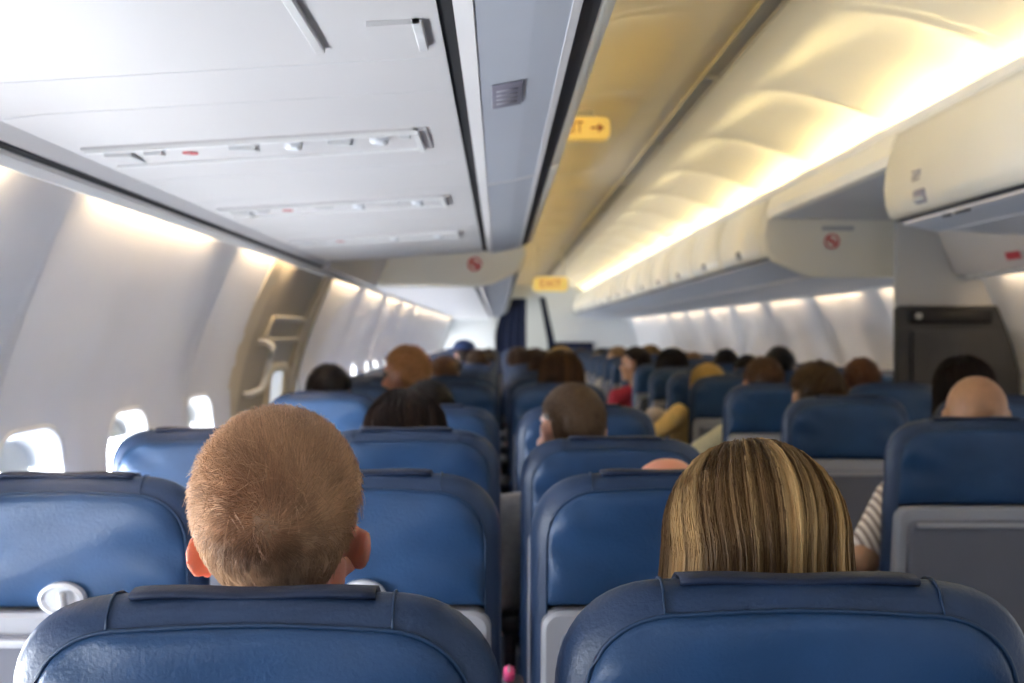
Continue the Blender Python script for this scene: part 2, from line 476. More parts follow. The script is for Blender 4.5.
obj('print', bm, mat('label_print', (.30, .29, .34)), lab, False)
# small pictogram lettering on the right near bin door
bm = bmesh.new()
for k, (dy, dz, w) in enumerate(((-.03, .012, .03), (.012, .014, .026), (-.02, .0, .05), (.015, -.002, .02), (-.005, -.013, .06))):
    add_box(bm, (X(1, .5785)-br.location.x-.001, NR-.30+dy-br.location.y, EYE+.505+dz-br.location.z), (.002, w, .006), 0)
obj('door_print', bm, M['label_grey'], br, False)
# small catch under the right near bin
bm = bmesh.new(); add_box(bm, (X(1, .655)-br.location.x, 3.42-br.location.y, EYE+.373-br.location.z), (.012, .10, .008), .002); add_box(bm, (X(1, .655)-br.location.x, 3.54-br.location.y, EYE+.373-br.location.z), (.012, .05, .008), .002)
obj('catch', bm, M['gap'], br, False)
# far bins
ORD = ['first', 'second', 'third', 'fourth', 'fifth', 'sixth', 'seventh', 'eighth', 'ninth', 'tenth', 'eleventh', 'twelfth', 'thirteenth', 'fourteenth', 'fifteenth', 'sixteenth', 'seventeenth', 'eighteenth', 'nineteenth', 'twentieth', 'twenty-first', 'twenty-second', 'twenty-third', 'twenty-fourth', 'twenty-fifth', 'twenty-sixth']
def far_bins(side, y0, n, word):
    L = (YF-y0-.06)/n
    for k in range(n):
        bin_unit(side, y0+.06+k*L, y0+.06+(k+1)*L, True, 'closed cream overhead bin on the %s, %s behind the flat end panel' % (word, ORD[k]), '%s far luggage bins' % word, latch=(side > 0))
far_bins(-1, FL, 11, 'left'); far_bins(1, FR, 14, 'right')
# end panels of the far bins (face the lens)
def no_smoking(parent, c, r, axis='y', name='no_smoking_sign', thin=False):
    bm = bmesh.new()
    ring = []
    N = 24
    def pt(a, rr, off):
        if axis == 'y': return (c[0]+rr*math.cos(a), c[1]-off, c[2]+rr*math.sin(a))
        return (c[0]+rr*math.cos(a), c[1]+rr*math.sin(a), c[2]-off)
    rings = [[pt(2*PI*k/N, rr, off) for k in range(N)] for rr, off in ((r, 0), (r, .002), (r*(.86 if thin else .78), .002), (r*(.86 if thin else .78), 0))]
    loft(bm, rings)
    s = r*.8/math.sqrt(2); w = r*(.07 if thin else .13)
    q = [pt(math.atan2(sy, sx), math.hypot(sx, sy), .002) for sx, sy in ((-s-w, s-w), (-s+w, s+w), (s+w, -s+w), (s-w, -s-w))]
    bm.faces.new([bm.verts.new(v) for v in q])
    if not thin:
        q = [pt(math.atan2(sy, sx), math.hypot(sx, sy), .001) for sx, sy in ((-r*.55, -r*.12), (r*.55, -r*.12), (r*.55, r*.12), (-r*.55, r*.12))]
        bm.faces.new([bm.verts.new(v) for v in q])
    bmesh.ops.recalc_face_normals(bm, faces=bm.faces)
    o = obj(name, bm, M['red'], parent, False); o['label'] = 'red no-smoking mark'; return o
def end_panel(side, y, label):
    root = thing('bin_end_panel', label, 'panel', (X(side, 1.0), y+.03, EYE+.30), 0)
    ox, oy, oz = root.location
    pts = [(1.50, .290), (.86, .290), (.78, .305), (.64, .37), (.598, .415), (.582, .50), (.60, .605), (.70, .62), (1.38, .62), (1.5, .5)]
    poly = [(x-ox, z-oz) for x, z in prof(side, pts)]
    bm = prism(poly, -.03, .03); 
    bmesh.ops.bevel(bm, geom=[e for e in bm.edges if abs((e.verts[0].co-e.verts[1].co).y) < 1e-5], offset=.012, segments=3, affect='EDGES')
    obj('panel', bm, M['cream'], root, False)
    mx = X(side, .96 if side < 0 else .96)-ox
    if side > 0:
        obj('placard', box((mx, -.031, .535-.30-.0), (.16, .003, .022), .001), M['lens_grey'], root, False)
        no_smoking(root, (mx-.03, -.0315, .19-.02), .038)
    else:
        no_smoking(root, (X(side, .885)-ox, -.0315, .425-.30), .042)
    return root
end_panel(-1, FL, 'cream flat end panel of the far left bins with a red no-smoking mark')
end_panel(1, FR, 'cream flat end panel of the far right bins with grey placard and red mark')
# near PSU soffit, door-zone soffits, upper side panels, cove troughs, gaps: structure
n_trim = [2]
def trim(bm, m, flat=True, name='trim'):
    n_trim[0] += 1
    o = obj('trim_%d' % n_trim[0], bm, m); tag(o, kind='structure')
    if flat: flat_shade(o)
    return o
PSU = [(1.511, .297), (1.48, .318), (1.2, .335), (.95, .350), (.808, .358)]
def psu_z(h):
    for (h0, z0), (h1, z1) in zip(PSU, PSU[1:]):
        if h1 <= h <= h0: return EYE+z0+(z1-z0)*(h0-h)/(h0-h1)
    return EYE+PSU[-1][1]
def slab(pts, t, side, y0, y1, m):
    up = [(h, z+t) for h, z in pts[::-1]]
    return trim(prism(prof(side, list(pts)+up), y0, y1), m)
slab(PSU, .02, -1, YB, NL, M['psu']); slab(PSU, .02, 1, YB, NR, M['grey_bin'])
slab([(1.505, .286), (.897, .298)], .02, -1, FL+.06, YF, M['psu']); slab([(1.505, .286), (.885, .298)], .02, 1, FR+.06, YF, M['grey_bin'])
for side, y0, y1 in ((-1, NL, FL), (1, NR, FR)):
    slab([(1.365, .575), (.64, .585)], .02, side, y0, y1, M['grey_bin'])                                   # soffit over the door zone
    trim(prism(prof(side, [(1.505, .288), (1.475, .288), (1.345, .565), (1.365, .58), (1.40, .57)]), y0, y1), M['psu'])   # upper side panel
    trim(prism(prof(side, [(.645, .58), (.61, .585), (.60, .62), (.63, .71), (.66, .70)]), y0, y1), M['cream'])
for side, y1, y2 in ((-1, NL, FL), (1, NR, FR)):
    trim(prism(prof(side, [(.808, .362), (.79, .362), (.79, .39), (.808, .39)]), YB, y1), M['black'])       # black slot bed
    trim(prism(prof(side, [(.899, .303), (.865, .303), (.865, .33), (.899, .33)]), y2+.06, YF), M['black'])
    # cove trough and lip running the length
    trim(prism(prof(side, [(.62, .70), (.612, .722), (.622, .728), (.64, .712), (.86, .700), (.90, .74), (.92, .74), (.92, .66), (.66, .66)]), YB, YF), M['cream'])
    # valance: black shadow gap and white lip above the sidewall
    trim(prism(prof(side, [(1.542, .272), (1.530, .269), (1.518, .282), (1.512, .318), (1.522, .345), (1.530, .345), (1.527, .312)]), YB, YF), M['white'])
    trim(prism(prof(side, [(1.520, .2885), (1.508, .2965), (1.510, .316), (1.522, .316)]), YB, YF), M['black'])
    trim(prism(prof(side, [(1.522, .345), (1.52, .368), (1.585, .368), (1.585, .36), (1.532, .355)]), YB, YF), M['white'])
# end closing cheeks of the near bins (facing the door zone) are the bodies themselves
# seam lines and access hatches on the left soffit
def soffit_patch(h0, h1, y0, y1, d, dz=.0):
    bm = bmesh.new()
    hs = [h0+(h1-h0)*i/8 for i in range(9)]
    top = [[(X(-1, h), y, psu_z(h)-dz) for h in hs] for y in (y0, y1)]
    bot = [[(X(-1, h), y, psu_z(h)-dz-d) for h in hs] for y in (y0, y1)]
    ring0 = top[0]+bot[0][::-1]; ring1 = top[1]+bot[1][::-1]
    loft(bm, [ring0, ring1], True, True, True); bmesh.ops.recalc_face_normals(bm, faces=bm.faces)
    return bm
for y in (1.46, 1.66, 2.34, 2.72, 3.34, 3.62, 4.2, 4.55):
    trim(soffit_patch(1.49, .82, y, y+.003, .0008), M['seam_light'])
def hatch(h0, h1, y0, y1, label):
    root = thing('access_hatch', label, 'hatch', (X(-1, (h0+h1)/2), (y0+y1)/2, psu_z((h0+h1)/2)))
    Mx = Matrix.Translation(-Vector(root.location))
    def part(nm, bm, m): bmesh.ops.transform(bm, matrix=Mx, verts=bm.verts); return obj(nm, bm, m, root, False)
    part('panel', soffit_patch(h0, h1, y0, y1, .006), M['psu'])
    bm = soffit_patch(h0, h1, y1, y1+.006, .001); merge(bm, soffit_patch(h1+.008, h1-.003, y0, y1, .0068)); part('rim', bm, M['seam_light'])
hatch(1.42, .955, .70, 1.385, 'large smooth white hatch in the left soffit at the upper picture edge')
hatch(.89, .83, 1.28, 1.40, 'small narrow white hatch beside the black slot of the left soffit')
# passenger service units
def psu_unit(y, label):
    root = thing('service_unit', label, 'service unit', (X(-1, 1.1), y, psu_z(1.1)), 0, 'passenger service units in the left soffit')
    Mx = Matrix.Translation(-Vector(root.location))
    def part(nm, bm, m, par=root): bmesh.ops.transform(bm, matrix=Mx, verts=bm.verts); return obj(nm, bm, m, par, True)
    flat_shade(part('plate', soffit_patch(1.455, .865, y, y+.20, .004), M['psu']))
    bm = soffit_patch(1.45, .88, y+.002, y+.016, .010); merge(bm, soffit_patch(.887, .878, y, y+.19, .012)); merge(bm, soffit_patch(1.45, .88, y+.172, y+.184, .009))
    flat_shade(part('rim', bm, M['psu_slot']))
    def wedge(h, dy, w, l, d=.012):
        bm = bmesh.new(); z = psu_z(h)-.004
        a = [(X(-1, h)-w/2, y+dy, z), (X(-1, h)+w/2, y+dy, z), (X(-1, h)+w*.35, y+dy+l, z), (X(-1, h)-w*.15, y+dy+l, z)]
        b = [(p[0]*.9+X(-1, h)*.1, p[1], p[2]-d*(1 if i < 2 else .25)) for i, p in enumerate(a)]
        loft(bm, [a, b], True, True, True); bmesh.ops.recalc_face_normals(bm, faces=bm.faces); return bm
    for h, dy, w, l in ((1.405, .04, .05, .11), (1.345, .04, .032, .05), (1.19, .045, .05, .06), (1.02, .045, .042, .06)):
        flat_shade(part('reading_lamp', wedge(h, dy, w, l, .008), M['psu_lens']))
    for h in (1.10, .95):
        bm = bmesh.new(); z = psu_z(h)-.004
        rings = [[(X(-1, h)+r*math.cos(2*PI*k/14), y+.05+r*math.sin(2*PI*k/14), z-d) for k in range(14)] for r, d in ((.017, 0), (.016, .009), (.010, .013), (.006, .010))]
        loft(bm, rings, True, True, True); bmesh.ops.recalc_face_normals(bm, faces=bm.faces)
        nz = part('air_nozzle', bm, M['latch_white'])
        bm = bmesh.new(); bmesh.ops.create_uvsphere(bm, u_segments=10, v_segments=6, radius=.005, matrix=Matrix.Translation((X(-1, h)+.012, y+.04, z-.011)))
        part('nozzle_tip', bm, M['lens_grey'], nz)
    flat_shade(part('switch_row', box((X(-1, .905), y+.045, psu_z(.905)-.006), (.02, .02, .006), .002), M['psu_lens']))
    h = 1.29; ns = no_smoking(root, (X(-1, h)-root.location.x, .085, psu_z(h)-root.location.z-.0045), .014, 'z', thin=True)
for y, lb in ((1.94, 'white service panel with nozzles and red no-smoking mark, nearest in the left soffit'), (2.87, 'white service panel with nozzles in the left soffit, second from the lens'), (3.85, 'white service panel in the left soffit just before its far end')):
    psu_unit(y, lb)
for k, y in enumerate((7.6, 8.5, 9.4, 10.3)):
    bm = soffit_patch(1.40, .90, y, y+.2, .006, .026)
    tag(flat_shade(obj('service_unit', bm, M['psu_slot'])), 'plain white service strip under the far left bins, %s from the end panel' % ORD[k], 'service unit', 'service strips under the far left bins')
# red sticker on the right upper side panel
bm = box((0, 0, 0), (.003, .13, .034), .001, (0, -.44, 0)); bmesh.ops.translate(bm, vec=(X(1, 1.445), 4.83, EYE+.338), verts=bm.verts)
tag(flat_shade(obj('placard', bm, M['red'])), 'small red placard on the white panel under the right near bin', 'placard')

# lamps
def lamp(name, c, L, r, m, label, cat, group):
    root = thing(name, label, cat, c, 0, group)
    obj('tube', tube([(0, -L/2, 0), (0, L/2, 0)], r, 8), m, root)
    bm = bmesh.new()
    for s in (-1, 1): add_tube(bm, [(0, s*L/2, 0), (0, s*(L/2+.02), 0)], r*1.15, 8)
    obj('end_cap', bm, M['white'], root)
def run(y0, ya, yb, side, word, off):
    k = math.floor((ya-y0)/PANEL)-1; n = 0
    while y0+k*PANEL < yb:
        y = y0+k*PANEL+off
        if ya < y-.52 and y+.52 < yb:
            lamp('wall_lamp', (X(side, 1.554), y, EYE+.318), 1.02, .008, M['warm_lamp'], 'warm tube lamp washing the %s sidewall, %s from the lens' % (word, ORD[n]), 'lamp', '%s sidewall lamps' % word); n += 1
        k += 1
    return n
run(L0, .2, 5.2, -1, 'near left', .60); run(L1, 5.7, YF, -1, 'far left', .60)
run(R0, 1.0, 5.3, 1, 'near right', .60); run(5.56, 5.5, YF, 1, 'far right', .86+.02)
y = 1.97
while y < YF-.6:
    lamp('cove_lamp', (X(-1, .735), y, EYE+.722), .86, .011, M['cove_left'], 'yellow tube lamp hidden in the left ceiling cove', 'lamp', 'left cove lamps')
    lamp('cove_lamp', (X(1, .735), y, EYE+.722), .86, .011, M['cove_right'], 'cream tube lamp hidden in the right ceiling cove', 'lamp', 'right cove lamps')
    y += 1.02

# EXIT signs
def text_mesh(s, size, depth=.001):
    cu = bpy.data.curves.new('t', 'FONT'); cu.body = s; cu.size = size; cu.extrude = depth; cu.align_x = 'CENTER'; cu.align_y = 'CENTER'
    o = bpy.data.objects.new('t', cu); TMP.collection.objects.link(o)
    dg = tmp_dg()
    me = bpy.data.meshes.new_from_object(o.evaluated_get(dg)); bpy.data.objects.remove(o); bpy.data.curves.remove(cu)
    me.transform(Matrix.Rotation(PI/2, 4, 'X')); return me
def exit_sign(x, y, H, w, h, label, arrow=True, red=False, drop=.05):
    root = thing('exit_sign', label, 'sign', (x, y, EYE+H))
    bm = bmesh.new()
    f = rrect(w, h, h*.28, 6); f2 = rrect(w-.012, h-.012, h*.25, 6)
    loft(bm, [[(a, .03, b) for a, b in f], [(a, -.02, b) for a, b in f], [(a, -.026, b) for a, b in f2]], True, True, True)
    bmesh.ops.recalc_face_normals(bm, faces=bm.faces)
    obj('housing', bm, M['sign_yellow'], root, False)
    me = text_mesh('EXIT', h*.72); me.transform(Matrix.Translation((-.045 if arrow else 0, -.0275, 0)))
    me.transform(Matrix.Diagonal((.8 if arrow else 1, 1, 1, 1)))
    obj_me('lettering', me, M['sign_letter'] if not red else M['red'], root, False)
    if arrow:
        bm = bmesh.new(); ax = w/2-.052
        add_box(bm, (ax-.010, -.0275, 0), (.032, .002, .008))
        vs = [bm.verts.new(v) for v in ((ax+.004, -.0285, .018), (ax+.004, -.0285, -.018), (ax+.028, -.0285, 0))]; bm.faces.new(vs)
        obj('arrow', bm, M['sign_letter'], root, False)
    if red:
        for k in (-1, 1): obj('hanger', tube([(k*w*.35, .005, h/2-.01), (k*w*.35, .005, h/2+drop)], .006, 8), M['ceiling'], root)
    else: obj('hanger', box((0, .005, h/2+drop/2), (w*.5, .02, drop), .003), M['trim_grey'], root, False)
exit_sign(.318, 4.55, .825, .25, .092, 'yellow lit EXIT sign with an arrow, under the ceiling beside the left bin', drop=.03)
exit_sign(.525, 11.6, .52, .36, .15, 'yellow hanging EXIT sign far down the aisle with red letters', arrow=False, red=True, drop=.33)

# partition by the right door
root = thing('partition_wall', 'grey divider by the right wall with a dark padded lower half', 'partition', (2.2, 5.5, 0))
def pp(z): return X(1, hw_s(z))-2.2
zs = [1.48+.04*i for i in range(6)] 
poly = [(1.925-2.2, 1.40), (1.925-2.2, EYE+.575), (X(1, 1.345)-2.2, EYE+.575), (X(1, 1.46)-2.2, EYE+.30)] + [(pp(z)-.006, z) for z in (1.6, 1.5, 1.40)]
obj('upper_panel', prism(poly, 0, .04), M['partition'], root, False)
poly = [(1.905-2.2, .02), (1.905-2.2, 1.455)] + [(1.93-2.2, 1.47)] + [(pp(z)-.012, z) for z in (1.47, 1.4, 1.3, 1.2, 1.1, 1.0, .8, .6, .4, .2, .02)]
bm = prism(poly, -.05, -.002); bmesh.ops.bevel(bm, geom=[e for e in bm.edges if abs((e.verts[0].co-e.verts[1].co).y) < 1e-5], offset=.012, segments=3, affect='EDGES')
obj('padded_panel', bm, M['partition_dark'], root, False)
poly = [(1.97-2.2, .5), (1.97-2.2, 1.36)] + [(pp(z)-.03, z) for z in (1.36, 1.25, 1.1, 1.0)] + [(2.42-2.2, .5)]
bm = prism(poly, -.075, -.045); bmesh.ops.bevel(bm, geom=[e for e in bm.edges if abs((e.verts[0].co-e.verts[1].co).y) < 1e-5], offset=.012, segments=3, affect='EDGES')
obj('seat_pad', bm, M['partition_dark'], root, False)
obj('top_roll', box((2.16-2.2, -.06, 1.42), (.40, .05, .075), .018), M['black'], root)
obj('knob', box((2.0-2.2, -.09, 1.42), (.03, .02, .03), .008), M['lens_grey'], root)

# left exit door
root = thing('door_1', None, None, (X(-1, 1.7), 5.03, 0)); tag(root, kind='structure')
Mx = Matrix.Translation(-Vector(root.location))
def dpt(y, z, off): return (CX-(hw_s(z)+off), y, z)
def curved(y0, y1, z0, z1, off, th, n=16, ny=2):
    bm = bmesh.new(); rings = []
    for i in range(n+1):
        z = z0+(z1-z0)*i/n
        rings.append([dpt(y0+(y1-y0)*j/ny, z, off) for j in range(ny+1)] + [dpt(y0+(y1-y0)*j/ny, z, off+th) for j in range(ny, -1, -1)])
    loft(bm, rings, True, True, True); bmesh.ops.recalc_face_normals(bm, faces=bm.faces)
    bmesh.ops.transform(bm, matrix=Mx, verts=bm.verts); return bm
def ring_frame(yc, zc, w, h, r, t, d, off):
    bm = bmesh.new()
    A = rrect(w, h, r, 6, yc, zc); B = rrect(w-2*t, h-2*t, max(.005, r-t), 6, yc, zc)
    loft(bm, [[dpt(p[0], p[1], off) for p in A], [dpt(p[0], p[1], off-d) for p in A], [dpt(p[0], p[1], off-d) for p in B], [dpt(p[0], p[1], off) for p in B]], True)
    bmesh.ops.recalc_face_normals(bm, faces=bm.faces); bmesh.ops.transform(bm, matrix=Mx, verts=bm.verts); return bm
obj('door_panel', curved(4.46, 5.66, .02, 1.62, .014, .03), M['door'], root, False)
bm = curved(4.29, 4.48, 0, 1.62, -.014, .06, ny=3); obj('jamb', bm, M['door_frame'], root, False)
bm = curved(5.62, 5.83, 0, 1.62, -.004, .06, ny=3); obj('jamb', bm, M['door_frame'], root, False)
obj('recess_frame', ring_frame(5.22, 1.355, .80, .12, .03, .024, .022, .018), M['door_frame'], root)
obj('window_frame', ring_frame(5.34, 1.03, .42, .34, .08, .04, .020, .018), M['door_frame'], root)
bm = bmesh.new(); bm.faces.new([bm.verts.new(Mx @ Vector(dpt(p[0], p[1], .012))) for p in rrect(.35, .27, .06, 6, 5.34, 1.03)]); obj('pane', bm, mat('door_pane', (.75, .8, .85), .3, emit=(.9, .95, 1), estr=.55), root, False)
pts = [dpt(4.75, 1.305, .03), dpt(4.75, 1.30, -.02), dpt(4.75, 1.285, -.05)] + [dpt(4.745+.03*math.sin(PI*i/6), 1.27-.15*i/6, -.055) for i in range(7)] + [dpt(4.72, 1.10, -.05), dpt(4.69, 1.085, -.02), dpt(4.69, 1.08, .03)]
bm = tube(pts, .014, 10); bmesh.ops.transform(bm, matrix=Mx, verts=bm.verts); h = obj('assist_handle', bm, M['latch_white'], root); h['label'] = 'white assist handle'
bm = box((0, 0, 0), (.02, .05, .07), .006); bmesh.ops.translate(bm, vec=Mx @ Vector(dpt(5.60, 1.14, .005)), verts=bm.verts); obj('latch_cover', bm, M['door_frame'], root)

# ------------------------------------------------------------------ seats
ZT = 1.12; HWS = .217
def seat_outline(inset, zb, zt=ZT, hw=HWS, r=.105):
    w = hw-inset; t = zt-inset; rr = max(.02, r-inset*.6); b = zb+inset*.4
    pts = []
    for i in range(9): pts.append((w, b+(t-rr-b)*i/8))
    for i in range(1, 13):
        a = PI/2*i/12; pts.append((w-rr+rr*math.cos(a)**.86, t-rr+rr*math.sin(a)**.86))
    for i in range(1, 10): pts.append((w-rr-(2*(w-rr))*i/10, t+.004*math.sin(PI*i/10)))
    for i in range(0, 12):
        a = PI/2*(1-i/12.); pts.append((-(w-rr)-rr*math.cos(a)**.86, t-rr+rr*math.sin(a)**.86))
    for i in range(8, -1, -1): pts.append((-w, b+(t-rr-b)*i/8))
    for i in range(1, 8): pts.append((-w+2*w*i/8, b))
    return pts
LEAN = .14
def lean(p): return (p[0], p[1]+(ZT-p[2])*LEAN, p[2])
def wr(x, z, s):   # leather creases
    e = max(0, (abs(x)-.08)/.08)
    return .0034*math.sin(38*x+70*z+s)*e + .0012*math.sin(60*z-25*x+2*s)
def back_bms(seed=0.0):
    bm = bmesh.new()       # gusset, sides and front of the backrest cushion
    R = [(.026, .0), (.015, .006), (.005, .016), (0, .030), (.003, .050), (.014, .074), (.038, .094), (.085, .102)]
    rings = [[lean((x, y, z)) for x, z in seat_outline(i, .46)] for i, y in R]
    loft(bm, rings, True, False, True); bmesh.ops.recalc_face_normals(bm, faces=bm.faces)
    band = bm
    bm = bmesh.new()       # rear leather panel inside the piping
    base = seat_outline(.026, .90)
    cx, cz = 0, 1.0
    rings = []
    for s, dy in ((1, .001), (.985, -.0035), (.95, -.007), (.85, -.010), (.7, -.012), (.5, -.013), (.28, -.013), (.1, -.013)):
        rings.append([lean((cx+(x-cx)*s, dy + (wr(x*s, cz+(z-cz)*s, seed) if s < .97 else 0), cz+(z-cz)*s)) for x, z in base])
    loft(bm, rings, True, False, True); bmesh.ops.recalc_face_normals(bm, faces=bm.faces)
    panel = bm
    bm = bmesh.new()
    pts = [lean((x, -.0005, z)) for x, z in seat_outline(.025, .46)][4:-11]
    add_tube(bm, pts, .0022, 6)
    pip = bm
    seams = []
    for sx in (-1, 1):     # cross seams over the gusset
        bm = bmesh.new(); seams.append(bm)
        x = sx*.122
        pp_ = [lean((x, y-.0006, ZT-i+.0028-(.0015 if abs(x) > .11 else 0))) for i, y in R[:7]]
        add_tube(bm, pp_, .0014, 5)
    return band, panel, pip, seams
def flap_bm():
    bm = bmesh.new(); rings = []
    for i in range(15):
        x = -.106+.212*i/14
        e = 1-.25*(abs(i-7) == 7)
        w = .0010*math.sin(i*.7)
        c = lambda y, z: (x, y, ZT+.002+z+w)
        rings.append([c(.019, -.005), c(.015, -.002), c(.015, .001*e), c(.019, .003*e), c(.034, .0045*e), c(.055, .000*e), c(.075, -.010), c(.07, -.016), c(.05, -.006), c(.034, .0005), c(.022, -.001)])
    loft(bm, rings, True, True, True); bmesh.ops.recalc_face_normals(bm, faces=bm.faces); return bm
def plate(w, z0, z1, y0, y1, r, n=5):
    bm = bmesh.new(); f = rrect(w, z1-z0, r, n, 0, (z0+z1)/2); g = rrect(w-.014, z1-z0-.014, max(.004, r-.007), n, 0, (z0+z1)/2)
    loft(bm, [[lean((a, y1, b)) for a, b in f], [lean((a, y0+.006, b)) for a, b in f], [lean((a, y0, b)) for a, b in g]], True, True, True)
    bmesh.ops.recalc_face_normals(bm, faces=bm.faces); return bm
protos = {}
def seat_meshes():
    d = {}
    band, panel, pip, seams = back_bms(.7)
    def me(n, bm, m, smooth=True):
        o = obj(n, bm, m, None, smooth); mesh = o.data; bpy.data.objects.remove(o); d[n] = mesh
    me('backrest', band, M['leather_band']); me('back_panel', panel, M['leather']); me('piping', pip, M['piping']); me('seam_l', seams[0], M['piping']); me('seam_r', seams[1], M['piping'])
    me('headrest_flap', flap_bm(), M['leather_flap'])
    me('back_shell', plate(.40, .44, .905, -.026, .02, .03), M['shell'], False)
    bm = plate(.345, .56, .872, -.044, -.024, .022); me('tray_table', bm, M['tray'], False)
    bm = bmesh.new(); c = lean((0, -.047, .862)); add_box(bm, c, (.315, .008, .014), .003); me('tray_lip', bm, M['shell'])
    bm = bmesh.new(); N = 28
    loft(bm, [[lean((rx*math.cos(2*PI*k/N), y, .928+rz*math.sin(2*PI*k/N))) for k in range(N)] for rx, rz, y in ((.036, .027, -.008), (.036, .027, -.026), (.031, .022, -.030), (.028, .019, -.022))], True, False, True)
    bmesh.ops.recalc_face_normals(bm, faces=bm.faces); me('tray_latch', bm, M['latch_white'], False)
    bm = bmesh.new(); c = lean((.006, -.034, .920)); add_box(bm, c, (.012, .016, .046), .004, rot=(0, -.12, 0)); me('latch_bar', bm, M['lens_grey'])
    bm = bmesh.new(); add_box(bm, (0, .40, .405), (.43, .46, .13), .045, seg=4); me('seat_cushion', bm, M['leather'])
    bm = bmesh.new(); add_box(bm, (0, .38, .32), (.42, .44, .04), .008)
    me('seat_frame', bm, M['dark_plastic'])
    for nm, sx in (('leg_a', -.16), ('leg_b', .16)):
        bm = bmesh.new(); loft(bm, [[(sx+a*.022, .38+b*l/2+o_, z) for a, b in ((-1, -1), (1, -1), (1, 1), (-1, 1))] for z, l, o_ in ((0, .34, .02), (.03, .34, .02), (.05, .10, .0), (.30, .16, 0))], True, True, True)
        bmesh.ops.recalc_face_normals(bm, faces=bm.faces); me(nm, bm, M['metal'], False)
    for nm, sx in (('armrest_l', -.24), ('armrest_r', .24)):
        bm = bmesh.new(); add_box(bm, (sx, .36, .625), (.046, .36, .05), .014); add_box(bm, (sx, .22, .52), (.03, .06, .20), .008); me(nm, bm, M['dark_plastic'])
    return d
SM = seat_meshes()
def part(name, key, parent):
    o = bpy.data.objects.new(name, SM[key]); col.objects.link(o); o.parent = parent; return reg(o)
def make_seat(full, left_arm, latch):
    r = bpy.data.objects.new('airline_seat', None); r.empty_display_size = .1; col.objects.link(r)
    b = part('backrest', 'backrest', r)
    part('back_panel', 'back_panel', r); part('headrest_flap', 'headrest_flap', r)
    if full: part('piping', 'piping', b); part('seam', 'seam_l', b); part('seam', 'seam_r', b)
    s = part('back_shell', 'back_shell', r); s['label'] = 'grey plastic back shell'
    tr = part('tray_table', 'tray_table', r)
    if full:
        part('tray_lip', 'tray_lip', tr)
    if latch: tl = part('tray_latch', 'tray_latch', r); part('latch_bar', 'latch_bar', tl)
    part('seat_cushion', 'seat_cushion', r)
    part('armrest', 'armrest_r', r)
    if left_arm: part('armrest', 'armrest_l', r)
    if True:
        part('seat_frame', 'seat_frame', r); part('leg', 'leg_a', r); part('leg', 'leg_b', r)
    return r
PROTO = {}
def seat(x, d, full, left_arm, label, group, rz=0.0, sx=1.0, sz=1.0):
    k = (full, left_arm, full and x < .5)
    if k not in PROTO: PROTO[k] = make_seat(*k); o = PROTO[k]
    else: o = copy_tree(PROTO[k])
    o.location = (x, d, 0); o.rotation_euler = (0, 0, rz); o.scale = (sx, 1, sz)
    tag(o, label, 'seat', group); return o
LA = [.99, 1.77, 2.59, 3.46, 5.06, 5.98] + [6.78+.80*i for i in range(14)]
RA = [1.9, 2.80, 3.84, 4.86, 5.74, 6.52, 7.30, 8.18, 9.0] + [9.8+.80*i for i in range(11)]
SPEC = {('B', 0): 'blue leather seat back nearest the lens, holding the blond boy', ('C', 0): 'blue leather seat back nearest the lens, holding the long-haired woman',
        ('A', 1): 'blue leather window seat with white tray latch, left of the blond boy', ('B', 1): 'blue leather seat partly hidden behind the blond boy\'s head', ('C', 1): 'blue leather aisle seat left of the long-haired woman, a peach bald head above it',
        ('A', 2): 'blue window seat beside the third window, behind the latched seat', ('B', 2): 'blue leather seat holding the dark-brown-haired passenger, right of the boy\'s head', ('C', 2): 'blue leather aisle seat holding the buzz-cut man',
        ('A', 3): 'blue window seat beside the exit door, dark head above it', ('B', 3): 'blue leather seat holding the black-haired passenger before the tall red-blond man', ('C', 3): 'blue aisle seat mostly hidden by the buzz-cut man\'s head'}
RSPEC = {('D', 1): 'dark blue aisle seat with grey tray holding the bald man', ('E', 2): 'blue seat just right of the bald head at the picture edge', ('D', 2): 'dark blue aisle seat with grey tray holding the short brown-haired man',
         ('D', 3): 'blue aisle seat left of the short brown-haired man', ('D', 4): 'dark blue aisle seat holding the yellow-blond passenger', ('E', 3): 'blue seat right of the short brown-haired man\'s head'}
for i, d in enumerate(LA):
    for nm, x, pos in (('A', -.683, 'window'), ('B', -.213, 'middle'), ('C', .267, 'aisle')):
        dd, xx = (d, x)
        if nm == 'A' and i == 3: dd, xx = 4.28, -.665
        if i == 0 and nm == 'A': continue
        if i == 0 and nm == 'B': dd = .965
        lb = SPEC.get((nm, i)) or 'blue leather %s seat left of the aisle in the %s row from the lens' % (pos, ORD[i])
        seat(xx, dd, i < 6, nm == 'A', lb, 'seats left of the aisle', rz={(0, 'B'): .015, (0, 'C'): -.005}.get((i, nm), 0), sz={(0, 'B'): .985, (0, 'C'): .991, (1, 'A'): .988, (2, 'C'): .974}.get((i, nm), .992))
for i, d in enumerate(RA):
    for nm, x, pos in (('D', 1.185, 'aisle'), ('E', 1.70, 'middle'), ('F', 2.19, 'window')):
        if nm == 'F' and i in (3, 4): continue
        if i == 0 or (i < 3 and nm == 'F') or (i == 1 and nm == 'E'): continue
        lb = RSPEC.get((nm, i)) or 'blue leather %s seat right of the aisle in the %s row from the lens' % (pos, ORD[i])
        seat(x, d, i < 6, nm == 'D', lb, 'seats right of the aisle')

